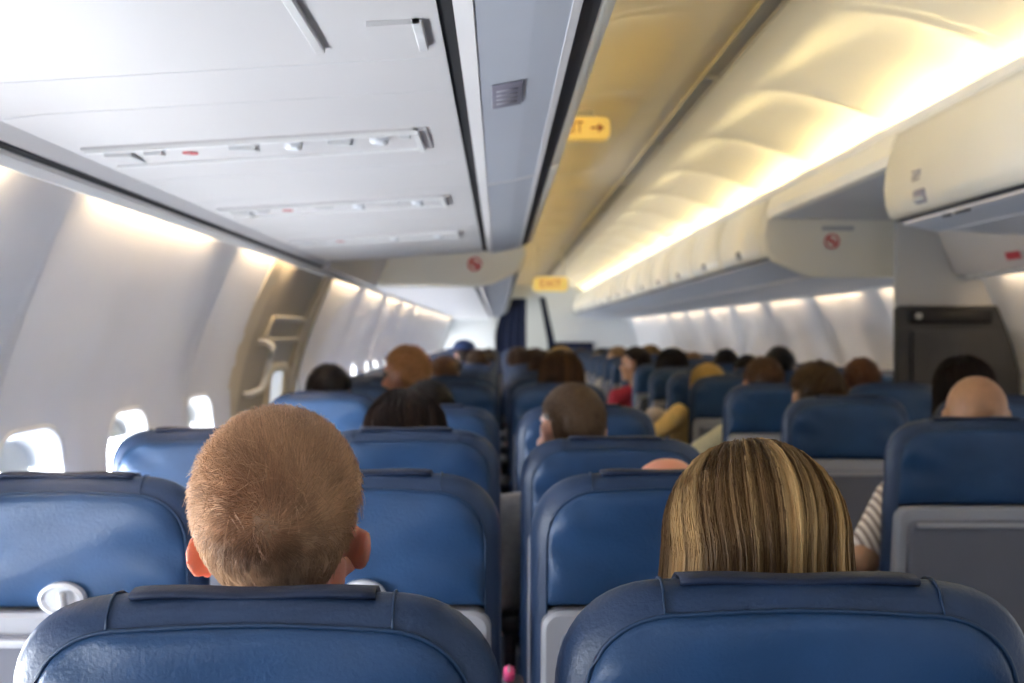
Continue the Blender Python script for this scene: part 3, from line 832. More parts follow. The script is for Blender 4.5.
# ------------------------------------------------------------------ people
_tt = np.linspace(0, PI, 11); _pp = np.linspace(0, 2*PI, 18, endpoint=False)
US = np.stack([np.sin(_tt)[:, None]*np.cos(_pp), np.sin(_tt)[:, None]*np.sin(_pp), np.cos(_tt)[:, None]*np.ones(18)], -1)
US[0] = (0, 0, 1); US[-1] = (0, 0, -1); US = US.reshape(-1, 3)
_I = np.arange(11*18).reshape(11, 18)
UF = np.concatenate([np.stack([_I[:-1], np.roll(_I, -1, 1)[:-1], np.roll(_I, -1, 1)[1:]], -1).reshape(-1, 3), np.stack([_I[:-1], np.roll(_I, -1, 1)[1:], _I[1:]], -1).reshape(-1, 3)])
UF = np.array([f for f in UF if len({tuple(np.round(US[i], 6)) for i in f}) == 3])
class Solid:
    """closed shapes gathered to be fused into one continuous surface"""
    def __init__(self): self.v = []; self.f = []; self.n = 0
    def add(self, V, F): self.v.append(V); self.f.append(F+self.n); self.n += len(V)
def ellm(sd, m):
    m = np.array(m); sd.add(US @ m[:3, :3].T + m[:3, 3], UF[:, ::-1])
def ell(sd, c, r, rot=None):
    ellm(sd, Matrix.Translation(c) @ (Euler(rot).to_matrix().to_4x4() if rot else Matrix()) @ Matrix.Diagonal((*r, 1)))
def limb(sd, pts, rad):
    pts = [Vector(p) for p in pts]
    for p, r in zip(pts, rad): ell(sd, p, (r, r, r))
    for (a, b, r1, r2) in zip(pts, pts[1:], rad, rad[1:]):
        d = b-a; q = np.array(d.to_track_quat('Z', 'Y').to_matrix()); n = 16
        an = np.arange(n)*2*PI/n; cs = np.stack([np.cos(an), np.sin(an), 0*an], 1)
        V = np.concatenate([(cs*r1) @ q.T + np.array(a), (cs*r2) @ q.T + np.array(b), [np.array(a)], [np.array(b)]])
        i = np.arange(n); j = (i+1) % n
        F = np.concatenate([np.stack([i, j, j+n], 1), np.stack([i, j+n, i+n], 1), np.stack([j, i, 0*i+2*n], 1), np.stack([i+n, j+n, 0*i+2*n+1], 1)])
        sd.add(V, F)
def remesh(sd, vox, smooth=3):
    me = bpy.data.meshes.new('r'); V = np.concatenate(sd.v); F = np.concatenate(sd.f)
    me.vertices.add(len(V)); me.vertices.foreach_set('co', V.astype(np.float32).ravel())
    me.loops.add(len(F)*3); me.loops.foreach_set('vertex_index', F.astype(np.int32).ravel())
    me.polygons.add(len(F)); me.polygons.foreach_set('loop_start', (np.arange(len(F))*3).astype(np.int32)); me.update(calc_edges=True)
    o = bpy.data.objects.new('r', me); TMP.collection.objects.link(o)
    m = o.modifiers.new('r', 'REMESH'); m.mode = 'VOXEL'; m.voxel_size = vox; m.use_smooth_shade = True
    q = o.modifiers.new('s', 'SMOOTH'); q.factor = .5; q.iterations = smooth
    dg = tmp_dg()
    out = bpy.data.meshes.new_from_object(o.evaluated_get(dg)); bpy.data.objects.remove(o); bpy.data.meshes.remove(me)
    return out
def head_prims(bm, C, hs, R, ears=1.0, ez=0.0):
    """C head centre, R rotation matrix of the head, hs size"""
    def e(c, r, rot=None):
        m = Matrix.Translation(C) @ R.to_4x4() @ Matrix.Scale(hs, 4) @ Matrix.Translation(c) @ (Euler(rot).to_matrix().to_4x4() if rot else Matrix()) @ Matrix.Diagonal((*r, 1))
        ellm(bm, m)
    e((0, -.010, .022), (.076, .094, .088)); e((0, .034, -.045), (.058, .060, .070)); e((0, .074, -.098), (.026, .022, .020))
    e((0, .030, -.085), (.050, .05, .03))
    e((0, .098, -.028), (.013, .020, .020)); e((0, .090, -.005), (.009, .012, .026)); e((0, .074, .022), (.055, .024, .016)); e((0, .088, -.066), (.023, .012, .009))
    for s in (-1, 1):
        e((s*.080, -.006, -.012+ez), (.010*ears, .021, .033*ears), (0, s*.16, s*.38)); e((s*.075, .004, -.022+ez), (.009, .012, .013)); e((s*.048, .066, -.04), (.02, .02, .02))
def build_person(p):
    """p: dict. Local frame: seat crest at y=0, +y is forward"""
    vox = p['vox']; hs = p.get('hs', 1.0); hx = p.get('hx', 0.0); hy = p.get('hy', .238); ztop = p['ztop']
    hz = ztop-.110*hs
    R = (Matrix.Rotation(p.get('roll', 0), 3, 'Y') @ Matrix.Rotation(p.get('yaw', 0), 3, 'Z') @ Matrix.Rotation(p.get('pitch', 0), 3, 'X'))
    C = Vector((hx, hy, hz)); sz = (hz-.165*hs-.03) # shoulder height
    sx = hx*.75; ws = p.get('ws', 1.0)
    root = thing('person', p['label'], 'person', (p['x'], p['d'], 0), 0, None)
    sh = sz-.035
    sy = .262 + (p.get('hy', .238)-.215)*.5
    shL, shR = Vector((sx-.155*ws, sy, sh)), Vector((sx+.155*ws, sy, sh))
    def torso(bm, g):
        ell(bm, (0, .37, .56), (.165*ws+g, .12+g, .10+g)); ell(bm, (sx*.3, .345, .70), (.140*ws+g, .10+g, .15+g))
        ell(bm, (sx*.7, .305+(sy-.262), sh-.10), (.160*ws+g, .105+g, .16+g))
        limb(bm, [shL+Vector((.03, 0, .0)), Vector((sx, sy, sh+.035)), shR-Vector((.03, 0, 0))], [.052+g, .062+g, .052+g])
    armL = p.get('armL') or [(sx-.205*ws, .30, sh-.23), (-.12, .50, .62)]
    armR = p.get('armR') or [(sx+.205*ws, .30, sh-.23), (.12, .50, .62)]
    bm = Solid(); torso(bm, 0)
    limb(bm, [(sx, sy, sh+.0), C+R @ Vector((0, -.012, -.07))*hs], [.058*hs, .050*hs])
    head_prims(bm, C, hs, R, p.get('ears', 1.0), p.get('ez', 0.0))
    for s, S, A in ((-1, shL, armL), (1, shR, armR)):
        E, W = Vector(A[0]), Vector(A[1])
        limb(bm, [S, E, W], [.050, .041, .028])
        d = (W-E).normalized(); side = d.cross(Vector((0, 0, 1))).normalized()
        palm = W+d*.05
        ell(bm, palm, (.034, .034, .018)); limb(bm, [W, palm], [.026, .026])
        for k, (o_, l) in enumerate(((-.028, .058), (-.010, .070), (.010, .066), (.027, .050))):
            a = palm+side*o_+d*.02
            limb(bm, [a, a+d*l*.55+Vector((0, 0, .004)), a+d*l-Vector((0, 0, .016))], [.0095, .009, .0075])
        a = palm-side*s*.028*-1
        limb(bm, [a, a+(d*.6+side*s).normalized()*.03, a+(d+side*s*.5).normalized()*.055], [.012, .011, .009])
        limb(bm, [(s*.09, .40, .55), (s*.11, .70, .53), (s*.11, .69, .12)], [.082, .058, .040])
        limb(bm, [(s*.11, .69, .06), (s*.12, .84, .045)], [.045, .032])
    if True:
        me = remesh(bm, vox)
    obj_me('body', me, M[p.get('skin', 'skin_fair')], root)
    # shirt
    bm = Solid(); torso(bm, .014)
    sl = p.get('sleeve', 1)
    for S, A in ((shL, armL), (shR, armR)):
        E, W = Vector(A[0]), Vector(A[1])
        if sl == 1: limb(bm, [S, S+(E-S)*.72], [.066, .058])
        else: limb(bm, [S, E, E+(W-E)*.9], [.064, .056, .042])
    limb(bm, [(sx, sy, sh+.02), (sx, sy-.002, sh+.062)], [.072, .062])
    me = remesh(bm, max(.012, vox*1.3)); obj_me('shirt', me, p.get('shirt_m') or cloth(p['shirt']), root)
    if p.get('legs', True):
        bm = Solid(); ell(bm, (0, .37, .545), (.175*ws, .13, .10))
        for s in (-1, 1): limb(bm, [(s*.09, .40, .55), (s*.11, .70, .53), (s*.11, .69, .14)], [.094, .070, .058])
        me = remesh(bm, .018); obj_me('trousers', me, M['trousers'], root)
    if p.get('eyes'):
        for s in (-1, 1):
            bm = bmesh.new(); bmesh.ops.create_uvsphere(bm, u_segments=10, v_segments=8, radius=.0115*hs, matrix=Matrix.Translation(C+R @ Vector((s*.032, .080, .001))*hs)); obj('eye', bm, M['eye'], root)
    hair(p, root, C, R, hs)
    return root

def np_mesh(name, V, F, colr, parent):
    me = bpy.data.meshes.new(name); nv, nf, k = len(V), len(F), F.shape[1]
    me.vertices.add(nv); me.vertices.foreach_set('co', V.astype(np.float32).ravel())
    me.loops.add(nf*k); me.loops.foreach_set('vertex_index', F.astype(np.int32).ravel())
    me.polygons.add(nf); me.polygons.foreach_set('loop_start', (np.arange(nf)*k).astype(np.int32))
    me.update(calc_edges=True)
    a = me.color_attributes.new('hc', 'FLOAT_COLOR', 'POINT'); a.data.foreach_set('color', np.concatenate([colr, np.ones((nv, 1))], 1).astype(np.float32).ravel())
    return obj_me(name, me, M['hair'], parent)
def strands(P, rad, taper=.25):
    """P (N,K,3) -> prism strips"""
    N, K, _ = P.shape
    T = np.gradient(P, axis=1); T /= np.linalg.norm(T, axis=2, keepdims=True)+1e-9
    ref = np.tile(np.array([.31, .77, .55]), (N, 1))[:, None, :]
    U = np.cross(T, np.broadcast_to(ref, T.shape)); U /= np.linalg.norm(U, axis=2, keepdims=True)+1e-9
    W = np.cross(T, U)
    rr = rad*(1-(1-taper)*np.linspace(0, 1, K)**2)[None, :, None]*np.ones((N, 1, 1))
    rings = [P+rr*(U*math.cos(a)+W*math.sin(a)) for a in (0, 2*PI/3, 4*PI/3)]
    V = np.stack(rings, 2).reshape(-1, 3)           # N,K,3,3
    idx = np.arange(N*K*3).reshape(N, K, 3)
    F = []
    for j in range(3):
        j2 = (j+1) % 3
        F.append(np.stack([idx[:, :-1, j], idx[:, :-1, j2], idx[:, 1:, j2], idx[:, 1:, j]], -1).reshape(-1, 4))
    return V, np.concatenate(F)
def sph(N, accept):
    out = []
    tot = 0
    while tot < N:
        n = rng.normal(size=(N*3, 3)); n /= np.linalg.norm(n, axis=1, keepdims=True)
        n = n[accept(n)]; out.append(n); tot += len(n)
    return np.concatenate(out)[:N]
def vnoise(x, seed=0):
    r = np.random.default_rng(seed).random(4096); i = np.floor(x).astype(int); f = x-i; f = f*f*(3-2*f)
    return r[i % 4096]*(1-f)+r[(i+1) % 4096]*f
def hair(p, root, C, R, hs):
    st = p['hair']; c1 = np.array(p['hc']); c2 = np.array(p.get('hc2', [x*.55 for x in p['hc']]))
    if st == 'bald': return
    Rn = np.array(R); c = np.array(C)
    ctr = np.array([0, -.010, .022]); rad = np.array([.076, .094, .088])
    def to_world(q): return c + (q*hs) @ Rn.T
    def region(n):
        z, y, x = n[:, 2], n[:, 1], np.abs(n[:, 0])
        ear = (x > .74) & (z < .10) & (y > -.30)
        return ~ear & np.where(y < -.25, z > -.90+.30*x, np.where(y < .12, z > -.42+.9*(y+.25), z > .15+.55*y))
    th = {'short': .007, 'buzz': .0025, 'long': .010, 'boy': .0045, 'bob': .013}[st]*p.get('vol', 1)
    # cap under the strands
    nu, nv = 48, 30
    ph = np.linspace(0, 2*PI, nu, endpoint=False); tt = np.linspace(.02, PI*.94, nv)
    n = np.stack([np.sin(tt)[:, None]*np.cos(ph), np.sin(tt)[:, None]*np.sin(ph), np.cos(tt)[:, None]*np.ones(nu)], -1).reshape(-1, 3)
    inside = region(n).astype(float).reshape(nv, nu)
    sm = inside.copy()
    for _ in range(3):
        sm = (sm+np.roll(sm, 1, 1)+np.roll(sm, -1, 1)+np.vstack([sm[:1], sm[:-1]])+np.vstack([sm[1:], sm[-1:]]))/5
    s = np.clip((sm-.25)/.6, -.3, 1).reshape(-1)
    lum = vnoise(n[:, 0]*7+n[:, 2]*3+40, 3)*.6+vnoise(n[:, 0]*23+n[:, 1]*9+90, 5)*.4
    q = ctr + n*(rad + (th*s - .0015*(s <= .02))[:, None] + (lum[:, None]-.5)*.002)
    V = to_world(q); I = np.arange(nu*nv).reshape(nv, nu)
    F = np.stack([I[:-1], np.roll(I, -1, 1)[:-1], np.roll(I, -1, 1)[1:], I[1:]], -1).reshape(-1, 4)
    keep = (inside.reshape(-1)[F].max(1) > 0); F = F[keep]
    colr = c2 + (c1-c2)*lum[:, None]
    if st == 'boy':
        mid0 = (np.exp(-((n[:, 0])**2/.14+(n[:, 2])**2/.20))*.8)[:, None]; colr = colr*(1-mid0)+np.array([.17, .08, .042])*mid0  # red-brown centre; edges stay paler, partly standing in for rim light
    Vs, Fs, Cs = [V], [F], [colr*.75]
    N = p.get('n', 1200)
    if st in ('short', 'buzz', 'boy'):
        n = sph(N, region)
        if st == 'boy':   # dense crown whorl
            ww = np.array(p['whorl'])/np.linalg.norm(p['whorl']); e_ = ww+rng.normal(size=(2500, 3))*.10; n = np.concatenate([n, e_/np.linalg.norm(e_, axis=1, keepdims=True)]); rng.shuffle(n)
        w = np.array(p.get('whorl', (.15, -.75, .62))); w = w/np.linalg.norm(w)
        dt = n@w
        t = n - 0; t = t*1.0 - w*0
        t = (n*dt[:, None]-w)            # away from whorl, tangent
        t = t/(np.linalg.norm(t, axis=1, keepdims=True)+1e-6)
        sw = np.cross(np.broadcast_to(w, n.shape), n); sw /= np.linalg.norm(sw, axis=1, keepdims=True)+1e-6
        prox = np.exp(-((1-dt)/.12))
        t = t+sw*(.25+1.3*prox)[:, None]+rng.normal(size=n.shape)*(.22+.5*prox[:, None])
        if st == 'boy':
            low = np.clip((-.12-n[:, 2])/.3, 0, 1)
            t = t*(1-low[:, None])+np.array([0, 0, -1])*low[:, None]*1.2
        t -= n*(t*n).sum(1, keepdims=True); t /= np.linalg.norm(t, axis=1, keepdims=True)+1e-6
        ng = {'boy': 1100, 'short': 260, 'buzz': 400}[st]
        gi = rng.integers(0, len(n), ng); gn = n[gi]; own = np.empty(len(n), int)
        for q0 in range(0, len(n), 4000): own[q0:q0+4000] = np.argmax(n[q0:q0+4000] @ gn.T, 1)
        gt = t[gi]+rng.normal(size=(ng, 3))*{'boy': .16, 'short': .35, 'buzz': .1}[st]
        t = t*.45+gt[own]*.55; t -= n*(t*n).sum(1, keepdims=True); t /= np.linalg.norm(t, axis=1, keepdims=True)+1e-6
        t[:len(n)//4] = t[:len(n)//4]+rng.normal(size=(len(n)//4, 3))*.7; t -= n*(t*n).sum(1, keepdims=True); t /= np.linalg.norm(t, axis=1, keepdims=True)+1e-6
        pull = gn[own]-n; pull[:len(n)//4] = 0; pull *= np.clip((1-n@w)/.12, 0, 1)[:, None]; crand = rng.random(ng)[own]
        K = 6; base = {'short': .030, 'buzz': .005, 'boy': .048}[st]
        ln = base*(.6+.6*rng.random(len(n)))
        if st == 'boy': ln *= np.clip(.42+.75*(n[:, 2]+.35)-.45*np.clip(np.abs(n[:, 0])-.55, 0, 1), .32, 1.0)
        lift = ln*({'short': .30, 'buzz': .5, 'boy': .13}[st])*(.5+rng.random(len(n)))
        P = []
        for k in range(K):
            f = k/(K-1); m = n+t*(ln*f/.085)[:, None]+pull*(.55*f); m /= np.linalg.norm(m, axis=1, keepdims=True)
            P.append(ctr+m*(rad+(th*.7+lift*f**1.5)[:, None]))
        P = np.stack(P, 1)
        wd = {'boy': .0005, 'short': .0011, 'buzz': .0008}[st]*p.get('sw', 1)
        v, f = strands(to_world(P.reshape(-1, 3)).reshape(P.shape), wd*hs)
        l = vnoise(n[:, 0]*5+n[:, 2]*3+50, 8)*.3+rng.random(len(n))*.3+crand*.4
        cc = c2+(c1-c2)*l[:, None]
        if st == 'boy':
            mid = np.exp(-((n[:, 0]-.0)**2/.14+(n[:, 2]-.0)**2/.20))*.9  # own red-brown plus window rim light, coloured in as paler edges
            red = np.array([.28, .125, .062]); cc = cc*(1-mid[:, None])+red*(.55+.9*crand[:, None])*mid[:, None]
            low = np.clip((-.1-n[:, 2])/.35, 0, 1)[:, None]; cc = cc*(1-.35*low)+np.array([.30, .19, .11])*.35*low
        cc = np.repeat(cc, K*3, 0)
    else:
        def acc(n):
            az = np.arctan2(n[:, 0], -n[:, 1])     # 0 = back
            return (n[:, 2] > .05) & ((np.abs(az) < 2.2) | (n[:, 2] > .72))
        n = sph(N, acc); az = np.arctan2(n[:, 0], -n[:, 1]); th0 = np.arccos(n[:, 2])
        az = np.where(np.abs(az) > 2.1, np.sign(az)*2.1*rng.random(len(az))**.3, az)
        clump = np.round(az*9+rng.normal(size=len(az))*.25)/9
        K = 15; zl = p.get('len', .26); end = zl*(.9+.2*rng.random(len(n)))
        lay = rng.random(len(n))
        P = []
        tilt = p.get('tilt', .3); thE = 1.60+tilt*np.cos(az)
        arc = (thE-th0)*.088; total = arc+end
        az2 = az*.55+clump*.45
        for k in range(K):
            s_ = total*k/(K-1)
            on = s_ < arc
            tcur = np.where(on, th0+s_/.088, thE)
            down = np.where(on, 0, s_-arc)
            flare = 1+p.get('flare', .55)*np.clip(down, 0, .2)
            off = th+.010*lay+.004*np.sin(az*40+lay*6)*np.minimum(1, tcur/1.2)
            azk = az*(1-min(1, k/6))+az2*min(1, k/6)
            hx = np.sin(azk)*np.sin(tcur); hy = -np.cos(azk)*np.sin(tcur); hz = np.cos(tcur)
            hy, hz = hy*math.cos(tilt)+hz*math.sin(tilt), hz*math.cos(tilt)-hy*math.sin(tilt)
            q = ctr+np.stack([hx, hy, hz], 1)*(rad+off[:, None])
            q[:, 0] *= flare; q[:, 1] = q[:, 1]*np.where(down > 0, 1-.4*down, 1); q[:, 2] -= down
            q += rng.normal(size=q.shape)*.0006*k/K
            P.append(q)
        P = np.stack(P, 1)
        Pw = to_world(P.reshape(-1, 3))
        ymin = .106+np.maximum(0, 1.09-Pw[:, 2])*.14+rng.random(len(Pw))*.004
        Pw[:, 1] = np.where(Pw[:, 2] < 1.14, np.maximum(Pw[:, 1], ymin), Pw[:, 1])
        v, f = strands(Pw.reshape(P.shape), p.get('swd', .0008)*hs, .5)
        freq = p.get('freq', 3.2)
        l = np.clip((vnoise(az2*freq*1.6+60, 11)*.7+vnoise(az2*freq*4.1+20, 12)*.45-.40)*2.0, 0, 1)*.85+rng.random(len(n))*.2
        l = np.clip(l, 0, 1)
        cc = (c2+(c1-c2)*l[:, None])
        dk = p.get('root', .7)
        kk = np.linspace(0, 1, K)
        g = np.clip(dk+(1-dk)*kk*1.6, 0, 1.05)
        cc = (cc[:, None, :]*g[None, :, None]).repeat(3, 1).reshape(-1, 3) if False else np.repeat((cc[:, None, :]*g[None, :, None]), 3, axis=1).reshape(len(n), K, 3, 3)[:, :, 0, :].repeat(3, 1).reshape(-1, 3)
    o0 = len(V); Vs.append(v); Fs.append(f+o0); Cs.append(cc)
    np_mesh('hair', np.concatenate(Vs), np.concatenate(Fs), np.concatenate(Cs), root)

LX = {'A': -.693, 'B': -.213, 'C': .267}; 
BLOND = (.58, .37, .18); DK = (.022, .014, .011); BR = (.075, .038, .018); DBR = (.040, .021, .013)
people = [
 dict(label='blond boy seen from behind in the nearest middle seat', x=-.213, d=.965, hx=-.018, ztop=1.245, hs=1.08, ez=-.012, roll=-.05, vox=.0055, hair='boy', n=30000, hc=(.95, .60, .35), hc2=(.26, .13, .065), whorl=(.10, -.97, -.10), skin='skin_boy', shirt=(.35, .37, .42), ears=.66, pitch=-.06),
 dict(label='woman with long streaked blonde-brown hair in the nearest aisle seat', x=.267, d=1.0, hx=.010, ztop=1.198, hs=1.0, vox=.0065, hair='long', n=15000, hc=(1.0, .66, .30), hc2=(.12, .055, .02), len=.24, flare=1.0, freq=3.0, swd=.0006, tilt=.5, skin='skin_fair', shirt=(.1, .1, .12), root=.72, pitch=-.05),
 dict(label='bald passenger whose peach crown just clears the second-row aisle seat', x=.267, d=1.78, hx=.032, ztop=1.113, vox=.009, hair='bald', hc=BR, skin='skin_peach', shirt=(.3, .3, .3), legs=False),
 dict(label='buzz-cut man turning his head left, grey shirt, third-row aisle seat', x=.267, d=2.60, hx=-.085, ztop=1.208, hs=1.0, vox=.007, hair='buzz', n=5000, hc=(.17, .10, .055), hc2=(.075, .045, .028), skin='skin_fair', shirt=(.30, .31, .33), yaw=.42, roll=-.05, eyes=True, ws=1.14, armL=[(-.285, .20, .70), (-.18, .46, .62)], sleeve=2),
 dict(label='passenger with dark brown smooth hair in the third-row middle seat', x=-.213, d=2.60, hx=-.02, ztop=1.178, hs=1.08, vox=.009, hair='long', n=2500, hc=(.055, .028, .020), hc2=(.022, .012, .010), len=.16, flare=.3, swd=.0014, skin='skin_fair', shirt=(.08, .05, .06)),
 dict(label='black-haired passenger peeking up before the tall red-blond man', x=-.213, d=3.47, hx=-.015, ztop=1.176, hs=1.0, vox=.011, hair='short', n=1500, hc=DK, hc2=(.010, .008, .008), skin='skin_fair', shirt=(.05, .05, .06)),
 dict(label='black-haired passenger by the exit door on the left', x=-.665, d=4.29, hx=-.012, ztop=1.207, hs=1.04, vox=.011, hair='short', n=1500, hc=(.016, .011, .011), hc2=(.008, .006, .008), skin='skin_tan', shirt=(.08, .08, .1)),
 dict(label='tall man with short red-blond hair facing left, lit by the windows', x=-.43, d=5.02, hx=0.0, ztop=1.272, hs=1.13, vox=.010, hair='short', n=2500, hc=(.68, .36, .16), hc2=(.36, .17, .07), skin='skin_fair', shirt=(.5, .5, .55), yaw=1.0, eyes=True),
 dict(label='woman with straight medium-brown hair beyond the buzz-cut man', x=.30, d=5.06, hx=-.01, ztop=1.243, hs=1.08, vox=.011, hair='long', n=2200, hc=(.13, .062, .026), hc2=(.05, .024, .011), len=.2, flare=1.0, swd=.0018, skin='skin_fair', shirt=(.12, .09, .08)),
 dict(label='short red-brown-haired head beyond the tall red-blond man', x=-.29, d=5.99, hx=-.01, ztop=1.205, hs=.98, vox=.013, hair='short', n=900, hc=(.22, .10, .05), hc2=(.11, .05, .025), skin='skin_fair', shirt=(.2, .2, .25)),
 # right of the aisle
 dict(label='bald man with a striped shirt and bent elbow in the aisle', x=1.185, d=2.80, hx=.088, ztop=1.222, hs=1.0, vox=.008, hair='bald', hc=BR, skin='skin_tan', shirt_m='stripes', shirt=(0, 0, 0), armL=[(-.225, .19, .735), (-.17, .45, .64)], sleeve=1, ears=1.1, ws=1.1),
 dict(label='short brown-haired man left of the bald man', x=1.185, d=3.85, hx=-.04, ztop=1.228, hs=1.10, vox=.010, hair='short', n=1800, hc=(.09, .048, .018), hc2=(.045, .024, .011), skin='skin_tan', shirt=(.62, .50, .24), yaw=.2, sleeve=2, armL=[(-.27, .24, .86), (-.18, .46, .70)]),
 dict(label='dark-haired woman just behind the bald man', x=1.69, d=3.86, hx=-.02, ztop=1.238, hs=1.04, vox=.011, hair='long', n=2200, hc=(.030, .016, .012), hc2=(.014, .008, .007), len=.2, flare=.3, swd=.0016, skin='skin_tan', shirt=(.1, .08, .08), yaw=.25),
 dict(label='brown-haired passenger with a cream sleeve in the aisle', x=1.19, d=4.87, hx=0, ztop=1.225, hs=1.05, vox=.012, hair='short', n=1200, hc=(.12, .055, .025), hc2=(.06, .03, .014), skin='skin_fair', shirt=(.62, .60, .44), sleeve=2, armL=[(-.30, .20, .80), (-.15, .46, .68)]),
 dict(label='red-brown-haired head above the middle seat left of the partition', x=1.65, d=4.87, hx=-.02, ztop=1.222, hs=.95, vox=.013, hair='short', n=900, hc=(.17, .07, .03), hc2=(.09, .04, .02), skin='skin_fair', shirt=(.1, .1, .1)),
 dict(label='yellow-blond passenger in a yellow shirt with a forearm in the aisle', x=1.15, d=5.75, hx=-.05, ztop=1.172, hs=1.08, vox=.012, hair='short', n=1200, hc=(.75, .50, .14), hc2=(.5, .32, .09), skin='skin_tan', shirt=(.82, .60, .26), sleeve=2, armL=[(-.20, .24, .915), (-.40, -.02, .80)]),
 dict(label='passenger with a pale pinkish sleeve before the yellow-shirted one', x=1.19, d=6.53, hx=.06, ztop=1.13, hs=1.0, vox=.013, hair='short', n=900, hc=(.3, .2, .1), skin='skin_fair', shirt=(.62, .52, .46), sleeve=2, armL=[(-.27, .22, .85), (-.15, .46, .68)]),
 dict(label='dark long-haired passenger between the yellow-blond one and the man in red', x=1.15, d=7.31, hx=0, ztop=1.226, hs=1.12, vox=.013, hair='long', n=1500, hc=(.020, .012, .010), hc2=(.010, .007, .007), len=.2, flare=.6, swd=.0022, skin='skin_tan', shirt=(.03, .03, .035)),
 dict(label='man in a red shirt leaning into the aisle, face turned left', x=1.10, d=8.10, hx=-.10, ztop=1.238, hs=1.08, vox=.012, hair='short', n=1000, hc=(.035, .020, .014), hc2=(.016, .010, .008), skin='skin_tan', shirt=(.34, .02, .04), yaw=1.1, eyes=True, sleeve=2),
]
# heads farther off: px position -> seat row and column
far = [
 ('brown-haired head left of centre, far down the left block', 478, 350, 8.4, 'short', BR, 0), ('passenger in a dark blue cap far down the left block', 464, 343, 9.2, 'cap', DBR, .6),
 ('fair face turned right beside a dark shirt, far left block', 509, 348, 9.2, 'short', (.12, .06, .035), -.8), ('brown-haired woman far off in the left aisle seat', 524, 351, 8.4, 'long', (.10, .05, .025), .3),
 ('brown-haired head behind the medium-brown-haired woman', 545, 353, 6.8, 'long', (.10, .05, .025), 0), ('blonde topknot head far off above the brown-haired woman', 561, 348, 9.2, 'short', (.60, .40, .10), 0),
 ('dark red-brown head below the far bulkhead panel', 577, 350, 10.8, 'long', (.08, .03, .02), 0), ('dark-haired head far off, right of the aisle start', 601, 349, 11.4, 'short', DK, 0),
 ('blond man facing left far off right of the aisle', 618, 347, 9.8, 'short', (.35, .20, .09), .9), ('fair-haired head with shaded face near the far right wall', 650, 346, 10.6, 'long', (.45, .27, .11), .7),
 ('blond-brown curly head among the right middle seats', 694, 353, 9.0, 'short', (.33, .19, .09), .4), ('dark-haired head with face turned right in the right block', 728, 350, 7.3, 'short', DK, -.7),
 ('dark-haired head just right of another dark one', 748, 356, 7.3, 'short', (.03, .018, .012), .3), ('round grey-black head near the right wall', 781, 348, 6.52, 'short', (.030, .028, .028), 0),
 ('dark-brown head low in the left block', 443, 357, 7.6, 'short', DBR, 0), ('brown head beside the cap wearer', 490, 352, 10.0, 'short', (.08, .045, .02), 0),
 ('pale blonde head in the far right block', 590, 354, 9.0, 'short', (.42, .28, .12), 0), ('brown head in front of the far bulkhead panel', 565, 352, 12.4, 'short', BR, 0),
 ('dark head at the end of the left block', 500, 349, 12.4, 'short', DBR, 0), ('red-brown head at the far doorway', 536, 350, 12.4, 'long', (.10, .035, .02), 0),
]
taken = [(p['x'], p['d']) for p in people]
spots = [(x, d) for d in LA[4:] for x in LX.values()] + [(x, d) for d in RA[4:] for x in (1.185, 1.70, 2.17)]
for lb, px, py, d, st, hc, yaw in far:
    best = None
    for sx_, sd_ in spots:
        if sd_ > 15 or any(abs(sx_-a) < .3 and abs(sd_-b) < .3 for a, b in taken): continue
        s = 1136/(sd_+.2); x = (px-499)/s; zt = EYE-(py-335)/s
        if not 1.12 < zt < 1.30: continue
        c = max(0, abs(x-sx_)-.06)*4 + abs(zt-1.22)*2 + abs(sd_-d)*.03
        if best is None or c < best[0]: best = (c, sx_, sd_, x, zt)
    _, sx_, d, x, zt = best; taken.append((sx_, d)); x = sx_ + max(-.10, min(.10, x-sx_))
    p = dict(label=lb, x=x, d=d, ztop=min(zt, 1.31), hs=1.06, vox=.016, hair='short' if st == 'cap' else st, n=600, hc=hc, hc2=tuple(c*.5 for c in hc), len=.18, swd=.003, sw=1.6, skin='skin_fair' if len(people) % 3 else 'skin_tan', yaw=yaw, eyes=abs(yaw) > .5, legs=False,
             shirt=[(.05, .05, .07), (.3, .3, .32), (.10, .14, .25), (.45, .42, .38)][len(people) % 4])
    if st == 'cap': p['cap'] = True
    people.append(p)
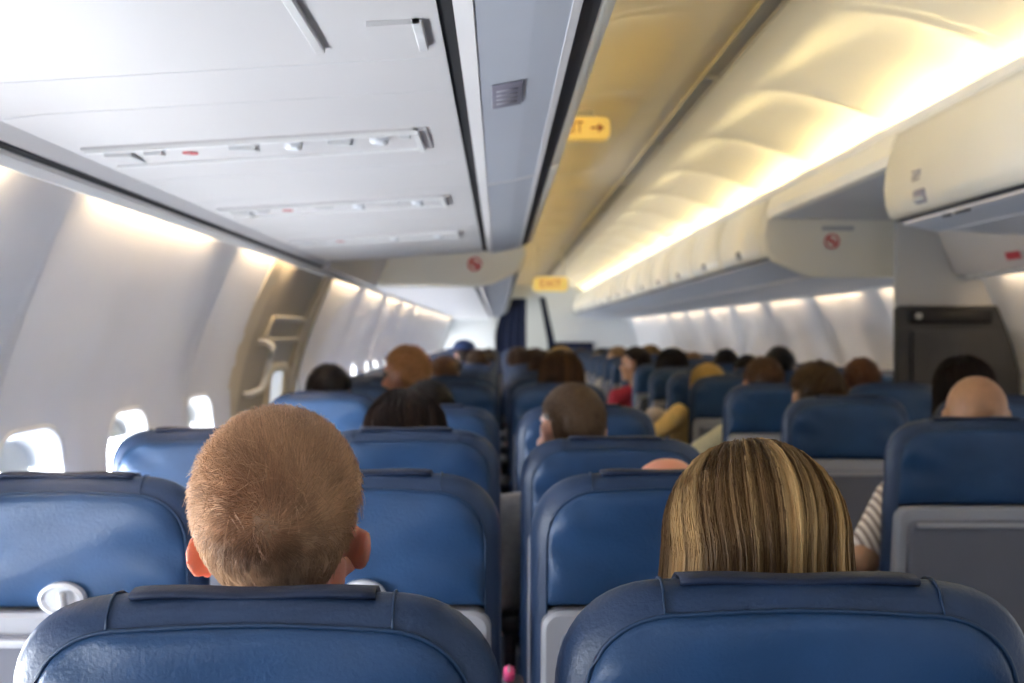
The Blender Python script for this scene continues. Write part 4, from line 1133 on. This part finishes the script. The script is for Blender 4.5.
for p in people:
    if p.get('shirt_m') == 'stripes': p['shirt_m'] = M['stripes']
    r = build_person(p)
    if p.get('cap'):
        z = p['ztop']; bm = bmesh.new(); C = Vector((0, .2, z-.05))
        bmesh.ops.create_uvsphere(bm, u_segments=24, v_segments=12, radius=1, matrix=Matrix.Translation((0, .205, z-.045)) @ Matrix.Diagonal((.098, .118, .075, 1)))
        for v in list(bm.verts):
            if v.co.z < z-.05: v.co.z = z-.05
        add_box(bm, (-.09, .24, z-.045), (.10, .13, .012), .005)
        obj('cap', bm, cloth((.02, .04, .12)), r)
bpy.data.scenes.remove(TMP)
# small pink pouch on the armrest between the second-row seats
t = thing('pouch', 'small pink pouch on the dark armrest between the second-row seats', 'pouch', (.020, 2.24, .652))
obj('pouch_body', box((0, 0, .010), (.022, .06, .020), .008), M['pink'], t); obj('zipper', tube([(0, -.022, .0205), (0, .022, .0205)], .002, 6), M['metal'], t)

# ------------------------------------------------------------------ light, world, camera
w = bpy.data.worlds.new('World'); sc.world = w; w.use_nodes = True
w.node_tree.nodes['Background'].inputs[0].default_value = (.9, .95, 1, 1); w.node_tree.nodes['Background'].inputs[1].default_value = .6
def area(name, loc, rot, sx, sy, power, color):
    l = bpy.data.lights.new(name, 'AREA'); l.shape = 'RECTANGLE'; l.size = sx; l.size_y = sy; l.energy = power; l.color = color
    o = bpy.data.objects.new(name, l); o.location = loc; o.rotation_euler = rot; col.objects.link(o); return o
area('fill_light_behind', (CX, YB+.15, 1.75), (PI/2*.92, 0, 0), 2.2, .6, 4, (1, .96, .95))  # unseen fill light added behind the lens for seat backs and soffit
area('galley_lamp_far', (.53, YF+1.2, 2.15), (0, 0, 0), .6, .6, 14, (1, .97, .93))

cam = bpy.data.cameras.new('Camera'); co = bpy.data.objects.new('Camera', cam); col.objects.link(co); sc.camera = co
co.location = (0, 0, EYE); co.rotation_euler = (PI/2, 0, 0)
cam.sensor_width = 36; cam.lens = 36*1136/1024; cam.shift_x = 13/1024; cam.shift_y = -6.5/1024
cam.clip_start = .02
cam.dof.use_dof = True; cam.dof.focus_distance = 1.08; cam.dof.aperture_fstop = 6.3
vs = sc.view_settings; sc.display_settings.display_device = 'sRGB'
vs.view_transform = 'Standard'; vs.look = 'None'; vs.exposure = 0.0; vs.gamma = 1.0; vs.use_curve_mapping = False
cy = sc.cycles
cy.max_bounces = 10; cy.diffuse_bounces = 7; cy.glossy_bounces = 4; cy.use_denoising = True; cy.sample_clamp_indirect = 8
cy.caustics_reflective = False; cy.caustics_refractive = False
